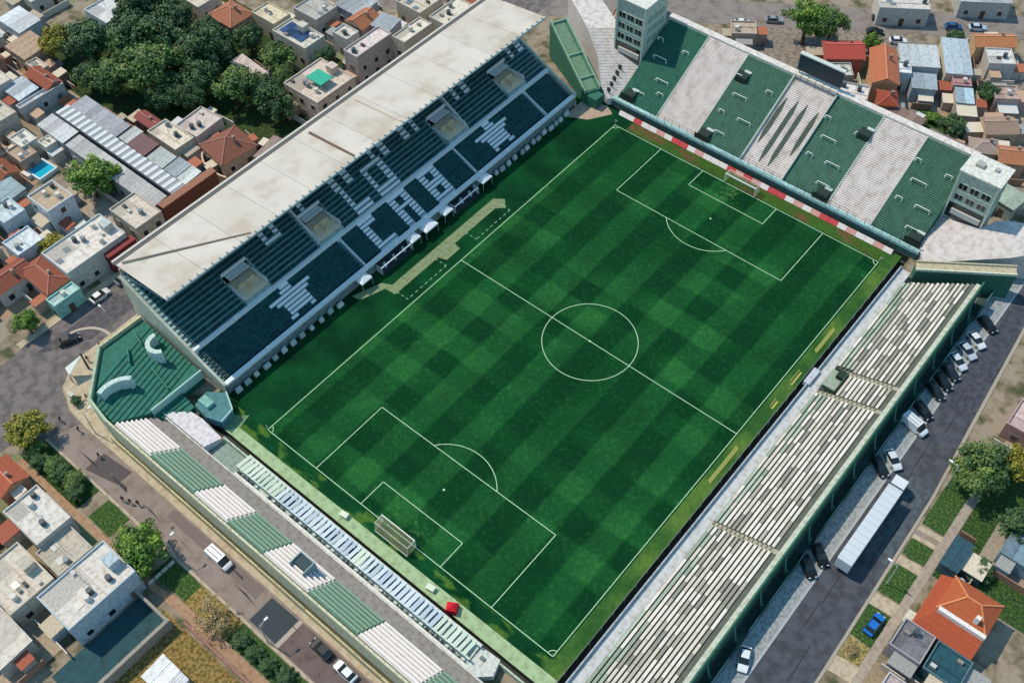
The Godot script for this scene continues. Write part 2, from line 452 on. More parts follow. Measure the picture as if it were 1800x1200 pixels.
# ---------------------------------------------------------------- the playing field
func pitch() -> void:
	var w := 800; var h := 1140
	var x0 := -46.0; var x1 := 35.7; var z0 := -56.6; var z1 := 57.3
	var im := Image.create(w, h, false, Image.FORMAT_RGB8)
	var f := FastNoiseLite.new()
	f.seed = 41
	f.frequency = 0.11
	f.fractal_octaves = 4
	var g := FastNoiseLite.new()
	g.seed = 43
	g.frequency = 0.9
	g.fractal_octaves = 3
	var hl := 52.365; var hw := 32.7
	# two tones of mown grass, laid one way and the other
	var light := hexc("1d552a")
	var shade := hexc("07371c")
	var edge := hexc("05321b")
	for j in h:
		var z := z0 + (z1 - z0) * (j + 0.5) / h
		for i in w:
			var x := x0 + (x1 - x0) * (i + 0.5) / w
			var nz := f.get_noise_2d(x * 0.8, z * 0.8); var fine := g.get_noise_2d(x, z)
			var c: Color
			if absf(x) < hw + 0.3 and absf(z) < hl + 0.3:
				# stripes mown along the length and across it
				var on := smoothstep(-0.04, 0.04, 0.25 - absf(fposmod((x + nz * 0.3 - 7.0) / 10.05 + 0.5, 1.0) - 0.5))
				var u := smoothstep(-0.05, 0.05, 0.25 - absf(fposmod((z + nz * 0.5 - 16.6) / 10.4 + 0.5, 1.0) - 0.5))
				var big := f.get_noise_2d(x * 0.25 + 300.0, z * 0.25)
				c = shade.lerp(light, clampf(lerpf(on, u, clampf(0.26 + big * 0.7, 0.08, 0.5)) * (0.9 + big * 1.1), 0, 1.25))
				if fine > 0.22:
					c = c.lerp(hexc("5d7c34"), (fine - 0.22) * 0.35)
				var mouth := Vector2(x / 5.5, (hl - absf(z) - 2.0) / 4.5).length()
				if mouth < 1.0 and fine + nz > 0.1:
					c = c.lerp(hexc("6a7540"), (1.0 - mouth) * clampf((fine + nz - 0.1) * 2.0, 0, 0.5))
			else:
				c = edge.lerp(hexc("0e4424"), clampf(0.5 + nz, 0, 1))
				if x > hw:
					c = hexc("2f5a2a").lerp(hexc("4d6a30"), clampf(0.5 + nz * 1.3, 0, 1))
				elif z > hl:
					c = c.lerp(hexc("55702c"), clampf((f.get_noise_2d(x * 1.3 + 50.0, z * 2.5) - 0.02) * 3.0, 0, 0.8))
				elif z < -hl and x > -30:
					c = hexc("3b5a24").lerp(hexc("6b4a36"), clampf(f.get_noise_2d(x * 0.7 + 90.0, z * 2.0) * 2.2 + (-0.45 - (z + hl) * 0.22), 0, 0.75))
			var s := 1.0 + nz * 0.12 + fine * 0.13
			im.set_pixel(i, j, Color(c.r * s, c.g * s, c.b * s))
	var m := StandardMaterial3D.new()
	m.albedo_texture = ImageTexture.create_from_image(im)
	m.roughness = 0.95
	m.metallic_specular = 0.2
	var pm := PlaneMesh.new()
	pm.size = Vector2(x1 - x0, z1 - z0)
	var o := structure("playing_field", pm, m)
	o.position = Vector3((x0 + x1) / 2, 0.0, (z0 + z1) / 2)
	# chalk lines
	var s := Sh.new()
	var y := 0.006
	var lw := 0.07
	var box := func(a0: float, a1: float, b0: float, b1: float) -> void:
		s.prism(rect(a0 - lw, a1 + lw, b0 - lw, b1 + lw), y, y)
	for q in [-1, 1]:
		box.call(hw * q, hw * q, -hl, hl)
		s.prism(rect(-hw + lw, hw - lw, hl * q - lw, hl * q + lw), y, y)
		for b in [[20.16, 16.5], [9.16, 5.5]]:
			var zi: float = q * (hl - b[1])
			for r in [-1, 1]:
				s.prism(rect(b[0] * r - lw, b[0] * r + lw, minf(zi, q * (hl - lw)), maxf(zi, q * (hl - lw))), y, y)
			s.prism(rect(-b[0] + lw, b[0] - lw, zi - lw, zi + lw), y, y)
		arc(s, Vector2(0, q * (hl - 11)), 9.15, asin(5.5 / 9.15), PI - asin(5.5 / 9.15), -q, lw, y + 0.003)
		arc(s, Vector2(0, q * (hl - 11)), 0.12, 0, TAU, 1, 0.1, y)
		for r in [-1, 1]:
			arc(s, Vector2(hw * r, hl * q), 1.0, 0.1, PI / 2 - 0.1, -q, lw, y + 0.003, -r)
	s.prism(rect(-hw + lw, hw - lw, -lw, lw), y, y)
	arc(s, Vector2.ZERO, 9.15, 0, TAU, 1, lw, y + 0.004)
	arc(s, Vector2.ZERO, 0.12, 0, TAU, 1, 0.1, y + 0.004)
	structure("pitch_markings", s, mat(hexc("b3d6b0"), "stain", 0.3, 0.9))
	# dashed technical areas
	s = Sh.new()
	for r in [[3.0, 14.3], [-17.0, -6.3]]:
		var zz: float = r[0]
		while zz < r[1]:
			s.prism(rect(-34.15, -34.0, zz, minf(zz + 0.7, r[1])), y, y)
			zz += 1.4
		for e in r:
			for k in 3:
				s.prism(rect(-37.0 + k * 1.2, -36.4 + k * 1.2, e - 0.07, e + 0.07), y, y)
	structure("pitch_markings", s, mat(hexc("8fb59a"), "grain", 0.3, 0.9))
	# pale paths beside the grass
	var path := mat(hexc("a2bb90"), "stain", 0.08, 0.95)
	sheet("path", pv([-36.9, 55.3, 35.7, 54.9, 35.7, 57.3, -38.5, 57.3]), 0.004, path)
	sheet("path", pv([-41.6, 55.6, -37.6, 52.4, -36.9, 55.3, -38.5, 57.3, -41.6, 57.3]), 0.004, mat(hexc("6f8f68"), "stain", 0.08, 0.95))
	sheet("path", pv([-43.2, 20.8, -41.2, 20.4, -39.4, 15.2, -36.8, 15.0, -36.8, 2.4, -35.0, 1.8, -35.0, -2.2, -36.8, -2.6, -36.8, -15.4, -35.2, -17.0, -37.0, -18.8, -39.0, -17.4, -39.0, 13.6, -41.0, 14.6]), 0.004, mat(hexc("7d8d68"), "stain", 0.1, 0.95))
	sheet("path", pv([-43.6, -47.5, -38.6, -50.0, -35.4, -55.0, -38.0, -56.5, -43.6, -55.0]), 0.004, mat(hexc("b09a86"), "stain", 0.1, 0.95))

func arc(s: Sh, o: Vector2, r: float, a0: float, a1: float, q: float, lw: float, y: float, qx := 1.0) -> void:
	var k := maxi(6, int((a1 - a0) * 12))
	for i in k:
		var p := Vector2(cos(lerpf(a0, a1, float(i) / k)) * qx, sin(lerpf(a0, a1, float(i) / k)) * q)
		var t := Vector2(cos(lerpf(a0, a1, float(i + 1) / k)) * qx, sin(lerpf(a0, a1, float(i + 1) / k)) * q)
		s.prism(PackedVector2Array([o + p * (r - lw), o + t * (r - lw), o + t * (r + lw), o + p * (r + lw)]), y, y)

# ---------------------------------------------------------------- west: the roofed grandstand
const GLYPHS := {
	"C": ["111110", "111110", "111110", "110000", "110000", "110000", "110000", "110000", "111111", "111111"],
	"A": ["111111", "111111", "110011", "110011", "111111", "110011", "110011", "110011", "110011", "110011"],
	"B": ["111111", "111111", "110011", "110011", "111111", "111111", "110011", "110011", "111111", "111111"],
}

func in_star(p: Vector2) -> bool:      # five points, one up, radius 1
	if p.length() > 1.0:
		return false
	var a := fposmod(atan2(p.x, p.y), TAU / 5.0)
	a = minf(a, TAU / 5.0 - a)
	var r := p.length()
	var u := Vector2(r * cos(a), r * sin(a))
	var tip := Vector2(1, 0); var inner := Vector2(0.46 * cos(PI / 5), 0.46 * sin(PI / 5))
	return (inner - tip).cross(u - tip) > 0.0

func white_lower(z: float, i: int) -> bool:
	for zc in [30.2, -29.3]:
		if in_star(Vector2((zc - z) / 5.6, (i - 4.6) / 5.6)):
			return true
	for t in [["C", 10.2], ["A", 1.6], ["B", -7.6]]:
		var k := int(floor((t[1] - z) / 0.84))
		if k >= 0 and k < 6 and GLYPHS[t[0]][mini(9, 9 - i)][k] == "1":
			return true
	return false

func white_upper(z: float, j: int) -> bool:
	# the lower ends of one row of letters under the roof edge
	if j >= 6 and j < 11:
		for a in [[27.6, 26.2], [24.8, 23.4], [19.6, 18.3], [17.2, 15.9], [8.6, 7.2], [5.4, 4.0], [-2.2, -3.6], [-5.4, -6.8], [-11.4, -12.8], [-14.6, -16.0], [-27.4, -28.8], [-30.6, -32.0], [-46, -47.4], [-49, -50.4]]:
			if z < a[0] and z > a[1]:
				return true
		if j == 6 and z < 27.6 and z > 23.4:
			return true
	# and two full letters below it
	if j <= 5 and z < 8.4 and z > 7.0:
		return true
	if j <= 1 and z < 8.4 and z > 3.8:
		return true
	if j <= 6 and ((z < 1.6 and z > 0.2) or (z < -2.6 and z > -4.0)):
		return true
	if (j <= 1 or j == 6) and z < 1.6 and z > -4.0:
		return true
	return false

func west_stand() -> void:
	var t := thing("grandstand", "long two tier grandstand with cream roof and dark teal seats with white lettering", "grandstand", Vector3(-56, 0, 0))
	var o := Vector3(56, 0, 0)
	var conc := mat(hexc("8fa3a6"), "stain", 0.08, 0.9)
	var pale := mat(hexc("e4ecec"), "grain", 0.1, 0.85)
	var dim := mat(hexc("5a6f70"), "stain", 0.08, 0.9)
	var ZS := 51.6
	var local := func(s: Sh) -> Sh:
		for k in s.v.size():
			s.v[k] += o
		return s
	# lower tier: stepped concrete, then one row of seats on every step
	var s := Sh.new()
	s.stair(true, -44.5, -51.4, 9, 2.3, 5.4, -ZS, ZS)
	var lower := part("lower_tier", local.call(s), mat(hexc("5f8c90"), "stain", 0.08, 0.9), t)
	var teal := [lin("185052"), lin("1d5a5b"), lin("144548")]
	var white := lin("f2f6f7")
	var seat := func(sh: Sh, x: float, y: float, z: float) -> void:
		sh.slab(x - 0.36, x + 0.08, y + 0.28, y + 0.38, z - 0.27, z + 0.27)
		sh.slab(x - 0.42, x - 0.34, y + 0.28, y + 0.70, z - 0.27, z + 0.27)
	var sm := vmat("grain", 0.3, 0.5)
	for i in 9:
		s = Sh.new()
		var x := -44.5 - 0.767 * i - 0.36; var y := lerpf(2.3, 5.4, i / 8.0)
		var z := -ZS + 0.8
		while z < ZS - 0.6:
			var rail := false
			for r in [14.9, -18.9, -42.6]:
				rail = rail or absf(z - r) < 0.5
			if not rail:
				s.col = white if white_lower(z, i) else teal[rng.randi() % 3]
				seat.call(s, x, y, z)
			z += 0.56
		stuff(part("seat_row", local.call(s), sm, lower))
	for r in [14.9, -18.9, -42.6]:
		s = Sh.new()
		s.sloped(Vector3(-44.7, 3.3, r), Vector3(-51.3, 6.3, r), 0.22, 0.95)
		part("dividing_rail", local.call(s), pale, lower)
	# front wall of the lower tier
	s = Sh.new()
	s.slab(-44.5, -43.6, 2.75, 3.3, -ZS, ZS, true)
	part("front_parapet", local.call(s), pale, t)
	s = Sh.new()
	s.slab(-44.45, -44.05, 0.0, 2.75, -ZS, ZS)
	part("front_wall", local.call(s), mat(hexc("7d9092"), "stain", 0.1, 0.9), t)
	# upper tier, opened by four stair mouths
	var mouths := [35.2, 15.9, -21.6, -41.3]
	var cuts := [-ZS]
	for mm in [-41.3, -21.6, 15.9, 35.2]:
		cuts.append(mm - 3.0)
		cuts.append(mm + 3.0)
	cuts.append(ZS)
	s = Sh.new()
	for k in range(0, cuts.size(), 2):
		s.stair(true, -52.0, -68.0, 18, 6.6, 15.9, cuts[k], cuts[k + 1])
	for mm in mouths:
		s.stair(true, -58.2, -68.0, 11, 10.2, 15.9, mm - 3.0, mm + 3.0)
		s.slab(-58.2, -52.0, 6.0, 7.9, mm - 3.0, mm + 3.0)
	var upper := part("upper_tier", local.call(s), mat(hexc("93b0af"), "stain", 0.08, 0.9), t)
	for j in 18:
		s = Sh.new()
		var x := -52.0 - 0.889 * j - 0.45; var y := lerpf(6.6, 15.9, j / 17.0)
		var z := -ZS + 0.8
		while z < ZS - 0.6:
			var skip := absf(z - 18.9) < 0.5 or absf(z + 24.9) < 0.5
			for mm in mouths:
				skip = skip or (absf(z - mm) < 3.3 and j < 7)
			if not skip:
				s.col = white if white_upper(z, j) else teal[rng.randi() % 3]
				seat.call(s, x, y, z)
			z += 0.56
		stuff(part("seat_row", local.call(s), sm, upper))
	for mm in mouths:
		s = Sh.new()
		for q in [-1, 1]:
			s.slab(-58.2, -52.6, 7.9, 9.0, mm + q * 2.9 - 0.12, mm + q * 2.9 + 0.12)
		s.slab(-58.5, -58.2, 7.9, 11.0, mm - 3.0, mm + 3.0)
		s.slab(-58.2, -56.6, 9.9, 10.1, mm - 2.4, mm + 2.4, true)
		part("stair_mouth", local.call(s), mat(hexc("d9dedb"), "grain", 0.15, 0.85), upper)
		s = Sh.new()
		s.slab(-58.1, -52.2, 7.9, 7.96, mm - 2.7, mm + 2.7)
		part("landing", local.call(s), mat(hexc("fbe0bc"), "grain", 0.15, 0.9), upper)
		s = Sh.new()
		s.slab(-55.8, -55.5, 7.96, 8.6, mm - 2.2, mm + 1.6)
		s.slab(-55.5, -53.2, 7.96, 8.6, mm - 0.15, mm + 0.15)
		part("stair_wall", local.call(s), mat(hexc("f0d2a4"), "grain", 0.15, 0.9), upper)
	for r in [18.9, -24.9]:
		s = Sh.new()
		s.sloped(Vector3(-52.2, 7.6, r), Vector3(-67.6, 16.8, r), 0.22, 0.95)
		part("dividing_rail", local.call(s), pale, upper)
	s = Sh.new()
	s.slab(-52.0, -51.4, 5.0, 6.9, -ZS, ZS)
	part("middle_parapet", local.call(s), pale, t)
	# base under both tiers and the back wall
	s = Sh.new()
	s.slab(-68.5, -68.0, 0.0, 17.3, -ZS, ZS)
	part("back_wall", local.call(s), mat(hexc("b8b0a2"), "stain", 0.06, 0.9), t)
	# end walls: stepped tops, painted cream outside
	for q in [1, -1]:
		s = Sh.new()
		var prof := [Vector2(-68.5, 15.6), Vector2(-61.5, 11.8), Vector2(-52.0, 7.2), Vector2(-49.0, 5.6), Vector2(-43.6, 3.5)]
		for k in 4:
			var a: Vector2 = prof[k]; var b: Vector2 = prof[k + 1]
			s.sloped(Vector3(a.x, a.y, q * (ZS + 0.28)), Vector3(b.x, b.y, q * (ZS + 0.28)), 0.5, 0.5)
			var za: float = q * (ZS + 0.12); var zb: float = q * (ZS + 0.44)
			for zz in [za, zb]:
				s.quad(Vector3(a.x, 0, zz), Vector3(b.x, 0, zz), Vector3(b.x, b.y - 0.45, zz), Vector3(a.x, a.y - 0.45, zz), Vector3(0, 0, q if zz == zb else -q))
		part("end_wall", local.call(s), mat(hexc("c2c6b4"), "stain", 0.08, 0.85), t)
	# roof: sheets side by side on steel trusses, falling slightly to the back
	var roof := Node3D.new()
	roof.name = "roof"
	t.add_child(roof, true)
	var creams := [hexc("c8c1b6"), hexc("cbc4ba"), hexc("c6bfb3"), hexc("c9c2b8")]
	var zr := 51.5
	var panels := 12
	var pw := 104.0 / panels
	for k in panels:
		s = Sh.new()
		var b1 := zr - pw * k - 0.03; var b0 := zr - pw * (k + 1) + 0.03
		var drop := 0.0
		var yf := 19.4 - drop; var yb := 17.9 - drop
		var corners := [Vector3(-52.6, yf, b0), Vector3(-68.9, yb, b0), Vector3(-68.9, yb, b1), Vector3(-52.6, yf, b1)]
		corners[0].x -= 0.7 + 0.9 * (b0 + 52.5) / 104.0
		corners[3].x -= 0.7 + 0.9 * (b1 + 52.5) / 104.0
		s.quad(corners[0], corners[1], corners[2], corners[3], Vector3.UP)
		var dn := Vector3(0, -0.18, 0)
		s.quad(corners[0] + dn, corners[1] + dn, corners[2] + dn, corners[3] + dn, Vector3.DOWN)
		for e in 4:
			s.quad(corners[e], corners[(e + 1) % 4], corners[(e + 1) % 4] + dn, corners[e] + dn, corners[e] - Vector3(-60.7, yf, (b0 + b1) / 2) + corners[(e + 1) % 4] - Vector3(-60.7, yf, (b0 + b1) / 2))
		part("roof_sheet", local.call(s), mat(creams[k % 4], "soft", 0.02, 0.75), roof)
	# raised capping strips where the sheets lap
	for a in [[5.2, "6f5a4c", 0.5], [-7.8, "cdbfb2", 0.35]]:
		s = Sh.new()
		s.sloped(Vector3(-54.4, 19.5, a[0]), Vector3(-67.4, 18.3, a[0]), a[2], 0.16)
		part("roof_capping", local.call(s), mat(hexc(a[1]), "grain", 0.2), roof)
	s = Sh.new()
	s.sloped(Vector3(-68.2, 18.35, 50.6), Vector3(-54.6, 19.5, 31.5), 0.3, 0.14)
	part("roof_capping", local.call(s), mat(hexc("82756a"), "grain", 0.2), roof)
	s = Sh.new()
	s.sloped(Vector3(-69.3, 17.95, 51.6), Vector3(-69.3, 17.95, -52.6), 0.55, 0.5)
	part("gutter", local.call(s), mat(hexc("6e6a66"), "grain", 0.2), roof)
	s = Sh.new()
	s.sloped(Vector3(-69.85, 18.15, 51.6), Vector3(-69.85, 18.15, -52.6), 0.5, 0.6)
	part("gutter", local.call(s), mat(hexc("cfc8bd"), "grain", 0.2), roof)
	s = Sh.new()
	s.sloped(Vector3(-54.05, 19.45, 51.5), Vector3(-53.15, 19.45, -52.5), 0.3, 0.45)
	part("fascia", local.call(s), mat(hexc("aebcbc"), "grain", 0.2), roof)
	for k in 13:
		s = Sh.new()
		var z := 51.2 - k * 8.63
		s.tube(Vector3(-54.6, 18.85, z), Vector3(-68.3, 17.4, z), 0.14, 0.14)
		s.tube(Vector3(-55.6, 18.2, z), Vector3(-68.3, 15.6, z), 0.12, 0.12)
		for e in 6:
			var xa := -55.6 - e * 2.1
			s.tube(Vector3(xa, lerpf(18.9, 17.4, (xa + 52.5) / -15.8) - 0.1, z), Vector3(xa - 1.1, lerpf(18.2, 15.6, (xa - 1.1 + 55) / -13.3), z), 0.06, 0.06, 4)
		part("roof_truss", local.call(s), mat(hexc("93a4a4"), "grain", 0.2, 0.6), roof)
	# brackets standing proud along the front edge
	s = Sh.new()
	for k in 62:
		var z := 51.0 - k * 1.68
		var xo := -0.7 - 0.9 * (z + 52.5) / 104.0
		s.slab(-52.85 + xo, -52.35 + xo, 19.46, 19.66, z - 0.14, z + 0.14)
	stuff(part("edge_brackets", local.call(s), mat(hexc("8a9896"), "grain", 0.2), roof))

# ---------------------------------------------------------------- south-west corner terrace
func clipped_steps(poly: PackedVector2Array, from: Vector2, dir: Vector2, tread: float, k: int, h0: float, rise: float) -> Sh:
	var s := Sh.new()
	var side := Vector2(-dir.y, dir.x) * 200.0
	for i in k:
		var a := from + dir * tread * i; var b := from + dir * tread * (i + (1 if i < k - 1 else 60))
		if i == 0:
			a -= dir * 50.0
		for piece in Geometry2D.intersect_polygons(poly, PackedVector2Array([a - side, a + side, b + side, b - side])):
			s.prism(piece, 0.0, h0 + rise * i)
	return s

func south_west_corner() -> void:
	var t := thing("corner_terrace", "dark green painted corner terrace between the roofed grandstand and the striped terrace", "terrace", Vector3(-58, 0, 60))
	var o := Vector3(58, 0, -60)
	var local := func(s: Sh) -> Sh:
		for k in s.v.size():
			s.v[k] += o
		return s
	var poly := pv([-49.5, 52.5, -65.9, 52.5, -66.1, 61.6, -57.9, 69.6, -52.5, 70.0, -49.5, 64.0])
	part("steps", local.call(clipped_steps(poly, Vector2(-50.2, 58), Vector2(-0.97, 0.24).normalized(), 0.95, 13, 3.0, 0.2)), mat(hexc("1f6b5c"), "stain", 0.07, 0.8), t)
	var lo := pv([-49.3, 57.6, -49.3, 63.9, -45.6, 62.6, -45.6, 58.0])
	part("landing", local.call(clipped_steps(lo, Vector2(-46, 58), Vector2(-1, 0), 0.9, 4, 1.6, 0.25)), mat(hexc("1f6b5c"), "stain", 0.07, 0.8), t)
	# outer wall
	var ring := [Vector2(-66.2, 52.4), Vector2(-66.4, 61.8), Vector2(-58.1, 70.0), Vector2(-52.0, 70.9)]
	for k in 3:
		var s := Sh.new()
		var a: Vector2 = ring[k]; var b: Vector2 = ring[k + 1]
		s.sloped(Vector3(a.x, 6.3, a.y), Vector3(b.x, 6.3, b.y), 0.5, 6.3)
		part("outer_wall", local.call(s), mat(hexc("c3c2a0") if k < 1 else hexc("a9bfa4"), "stain", 0.1, 0.85), t)
	var s := Sh.new()
	s.sloped(Vector3(-49.4, 4.0, 52.6), Vector3(-49.4, 4.0, 64.0), 0.3, 2.2)
	part("inner_rail", local.call(s), mat(hexc("a9cfc4"), "grain", 0.2), t)
	for e in [[-62.2, 6.2, 58.6, -59.6, 5.9, 60.3], [-56.0, 5.0, 58.4, -51.0, 3.9, 59.0], [-64.5, 6.6, 55.5, -61.0, 6.2, 56.3]]:
		s = Sh.new()
		s.sloped(Vector3(e[0], e[1], e[2]), Vector3(e[3], e[4], e[5]), 0.16, 0.9)
		part("crush_barrier", local.call(s), mat(hexc("3d8f7c"), "grain", 0.2), t)
	# two curved white screens on the terrace
	for a in [[Vector2(-57.9, 54.3), 2.2, 0.5, 3.4], [Vector2(-52.6, 66.6), 4.9, 2.2, 3.5]]:
		s = Sh.new()
		for k in 8:
			var a0: float = lerpf(a[2], a[3], k / 8.0); var a1: float = lerpf(a[2], a[3], (k + 1) / 8.0)
			var sg := 1.0 if a[1] < 3 else -1.0
			var p := func(ang: float, r: float) -> Vector2:
				return a[0] + Vector2(cos(ang), sin(ang) * sg) * r
			s.prism(PackedVector2Array([p.call(a0, a[1] - 0.45), p.call(a1, a[1] - 0.45), p.call(a1, a[1] + 0.45), p.call(a0, a[1] + 0.45)]), 2.0, 7.0)
		part("curved_screen", local.call(s), mat(hexc("c0d6d2"), "stain", 0.15, 0.8), t)
	# covered stair and the low flat roofed block at the field corner
	var b := thing("corner_block", "low flat roofed teal block at the field corner below the grandstand end", "building", Vector3(-41.5, 0, 55.2))
	var q := Vector3(41.5, 0, -55.2)
	s = Sh.new()
	s.prism(pv([-46.2, 54.6, -43.2, 52.4, -39.4, 54.2, -38.9, 57.2, -42.0, 58.2, -45.6, 57.8]), 0.0, 2.1)
	for k in s.v.size():
		s.v[k] += q
	part("block", s, mat(hexc("4d8086"), "stain", 0.1, 0.85), b)
	s = Sh.new()
	for e in [[-43.2, 52.4, -39.4, 54.2], [-39.4, 54.2, -38.9, 57.2]]:
		s.sloped(Vector3(e[0], 2.5, e[1]) + q, Vector3(e[2], 2.5, e[3]) + q, 0.28, 0.5)
	part("parapet", s, mat(hexc("a8cccb"), "grain", 0.2), b)
	s = Sh.new()
	s.slab(-45.4 + q.x, -42.8 + q.x, 2.1, 2.9, 55.4 + q.z, 57.0 + q.z)
	part("roof_hatch", s, mat(hexc("7fb5ac"), "stain", 0.1), b)

# ---------------------------------------------------------------- south: striped terrace and its boxes
func south_stand() -> void:
	var t := thing("south_terrace", "open stepped terrace in alternating white and green blocks behind the near goal", "terrace", Vector3(-6, 0, 66))
	var o := Vector3(6, 0, -66)
	var local := func(s: Sh) -> Sh:
		for k in s.v.size():
			s.v[k] += o
		return s
	var bounds := [-49.4, -39.6, -28.2, -11.2, -1.1, 9.8, 22.0, 33.0, 36.6]
	var green := mat(hexc("5f8370"), "stain", 0.12, 0.85)
	var white := mat(hexc("cfcac8"), "soft", 0.12, 0.85)
	var bare := mat(hexc("8f8b86"), "stain", 0.1, 0.9)
	for k in bounds.size() - 1:
		var x0: float = bounds[k]; var x1: float = bounds[k + 1]
		var s := Sh.new()
		s.stair(false, 63.0, 65.4, 3, 1.5, 2.4, x0, x1)
		part("lower_steps", local.call(s), bare, t)
	var runs := [[-49.4, -39.6, 1], [-39.6, -28.2, 0], [-28.2, -20.0, 1], [-20.0, -11.2, 0], [-11.2, -1.1, 1], [-1.1, 9.8, 0], [9.8, 22.0, 1], [22.0, 33.0, 0], [33.0, 36.6, 1]]
	for r in runs:
		var s := Sh.new()
		s.stair(false, 65.4, 70.7, 7, 3.0, 7.2, r[0], r[1])
		var blk := part("terrace_block", local.call(s), white if r[2] else green, t)
		# a plank bench along every step
		for i in 7:
			s = Sh.new()
			var z := 65.4 + 5.3 / 7 * i; var y := lerpf(3.0, 7.2, i / 6.0)
			s.slab(r[0] + 0.15, r[1] - 0.15, y + 0.26, y + 0.36, z + 0.08, z + 0.44, true)
			part("bench", local.call(s), mat(hexc("ece7e4") if r[2] else hexc("7fa08c"), "grain", 0.2, 0.8), blk)
	var s := Sh.new()
	s.slab(-51.0, 36.6, 0.0, 7.5, 70.9, 71.3)
	part("back_wall", local.call(s), mat(hexc("c6c7a8"), "stain", 0.1, 0.85), t)
	s = Sh.new()
	s.slab(-49.3, 36.6, 0.0, 1.9, 62.7, 63.0)
	part("front_wall", local.call(s), mat(hexc("c9c9c4"), "stain", 0.1, 0.85), t)
	# stair mouth in the middle white block
	s = Sh.new()
	s.slab(-7.2, -4.0, 3.0, 6.9, 66.4, 66.65)
	s.slab(-7.2, -7.0, 3.0, 6.9, 66.65, 69.0)
	s.slab(-4.2, -4.0, 3.0, 6.9, 66.65, 69.0)
	var mo := part("stair_mouth", local.call(s), mat(hexc("8aa0a4"), "stain", 0.2), t)
	s = Sh.new()
	s.slab(-6.9, -4.3, 6.0, 6.6, 66.7, 68.4)
	part("opening", local.call(s), mat(hexc("35474d"), "", 0.1), mo)
	# perimeter wall along the pavement
	var w := thing("perimeter_wall", "long cream perimeter wall along the pavement behind the striped terrace", "wall", Vector3(-6, 0, 72))
	for k in 17:
		s = Sh.new()
		var xa := -52.0 + k * 5.6
		s.slab(xa + 6.0, xa + 11.5, 0.13, 2.3, -0.45 + k * 0.028, -0.2 + k * 0.028)
		part("wall_panel", s, mat([hexc("cbc296"), hexc("c0b88f"), hexc("b9b391")][k % 3], "stain", 0.15, 0.85), w)
	# white wing of steps next to the corner
	var wing := thing("white_wing", "pale wedge of smooth steps joining the green corner terrace to the striped terrace", "terrace", Vector3(-42, 0, 61))
	s = clipped_steps(pv([-48.9, 62.6, -45.4, 59.0, -42.6, 58.7, -36.8, 59.2, -37.4, 62.6]), Vector2(-42, 59.0), Vector2(0, 1), 0.7, 6, 1.5, 0.14)
	for k in s.v.size():
		s.v[k] -= Vector3(-42, 0, 61)
	part("steps", s, mat(hexc("d8d5d8"), "stain", 0.12), wing)
	# sunken yard beside the boxes
	s = Sh.new()
	s.slab(-36.8, -29.6, -0.05, 0.3, 59.0, 62.6)
	structure("sunken_yard", s, mat(hexc("8c9d92"), "stain", 0.1))
	for e in [["yard_wall", "thin white wall between the trench and the sunken yard near the corner", -36.8, -29.8, -33.3, 1.4], ["yard_wall", "thin white wall past the last box at the near right end of the trench", 24.5, 37.0, 30.7, 1.5]]:
		s = Sh.new()
		s.slab(e[2] - e[4], e[3] - e[4], 0, e[5], -0.14, 0.14)
		var yw := part(numbered(e[0]), s, mat(hexc("b8c8b4"), "stain", 0.15), self)
		yw.position = Vector3(e[4], 0, 58.8)
		tag(yw, e[1], "wall")
	boxes_row()

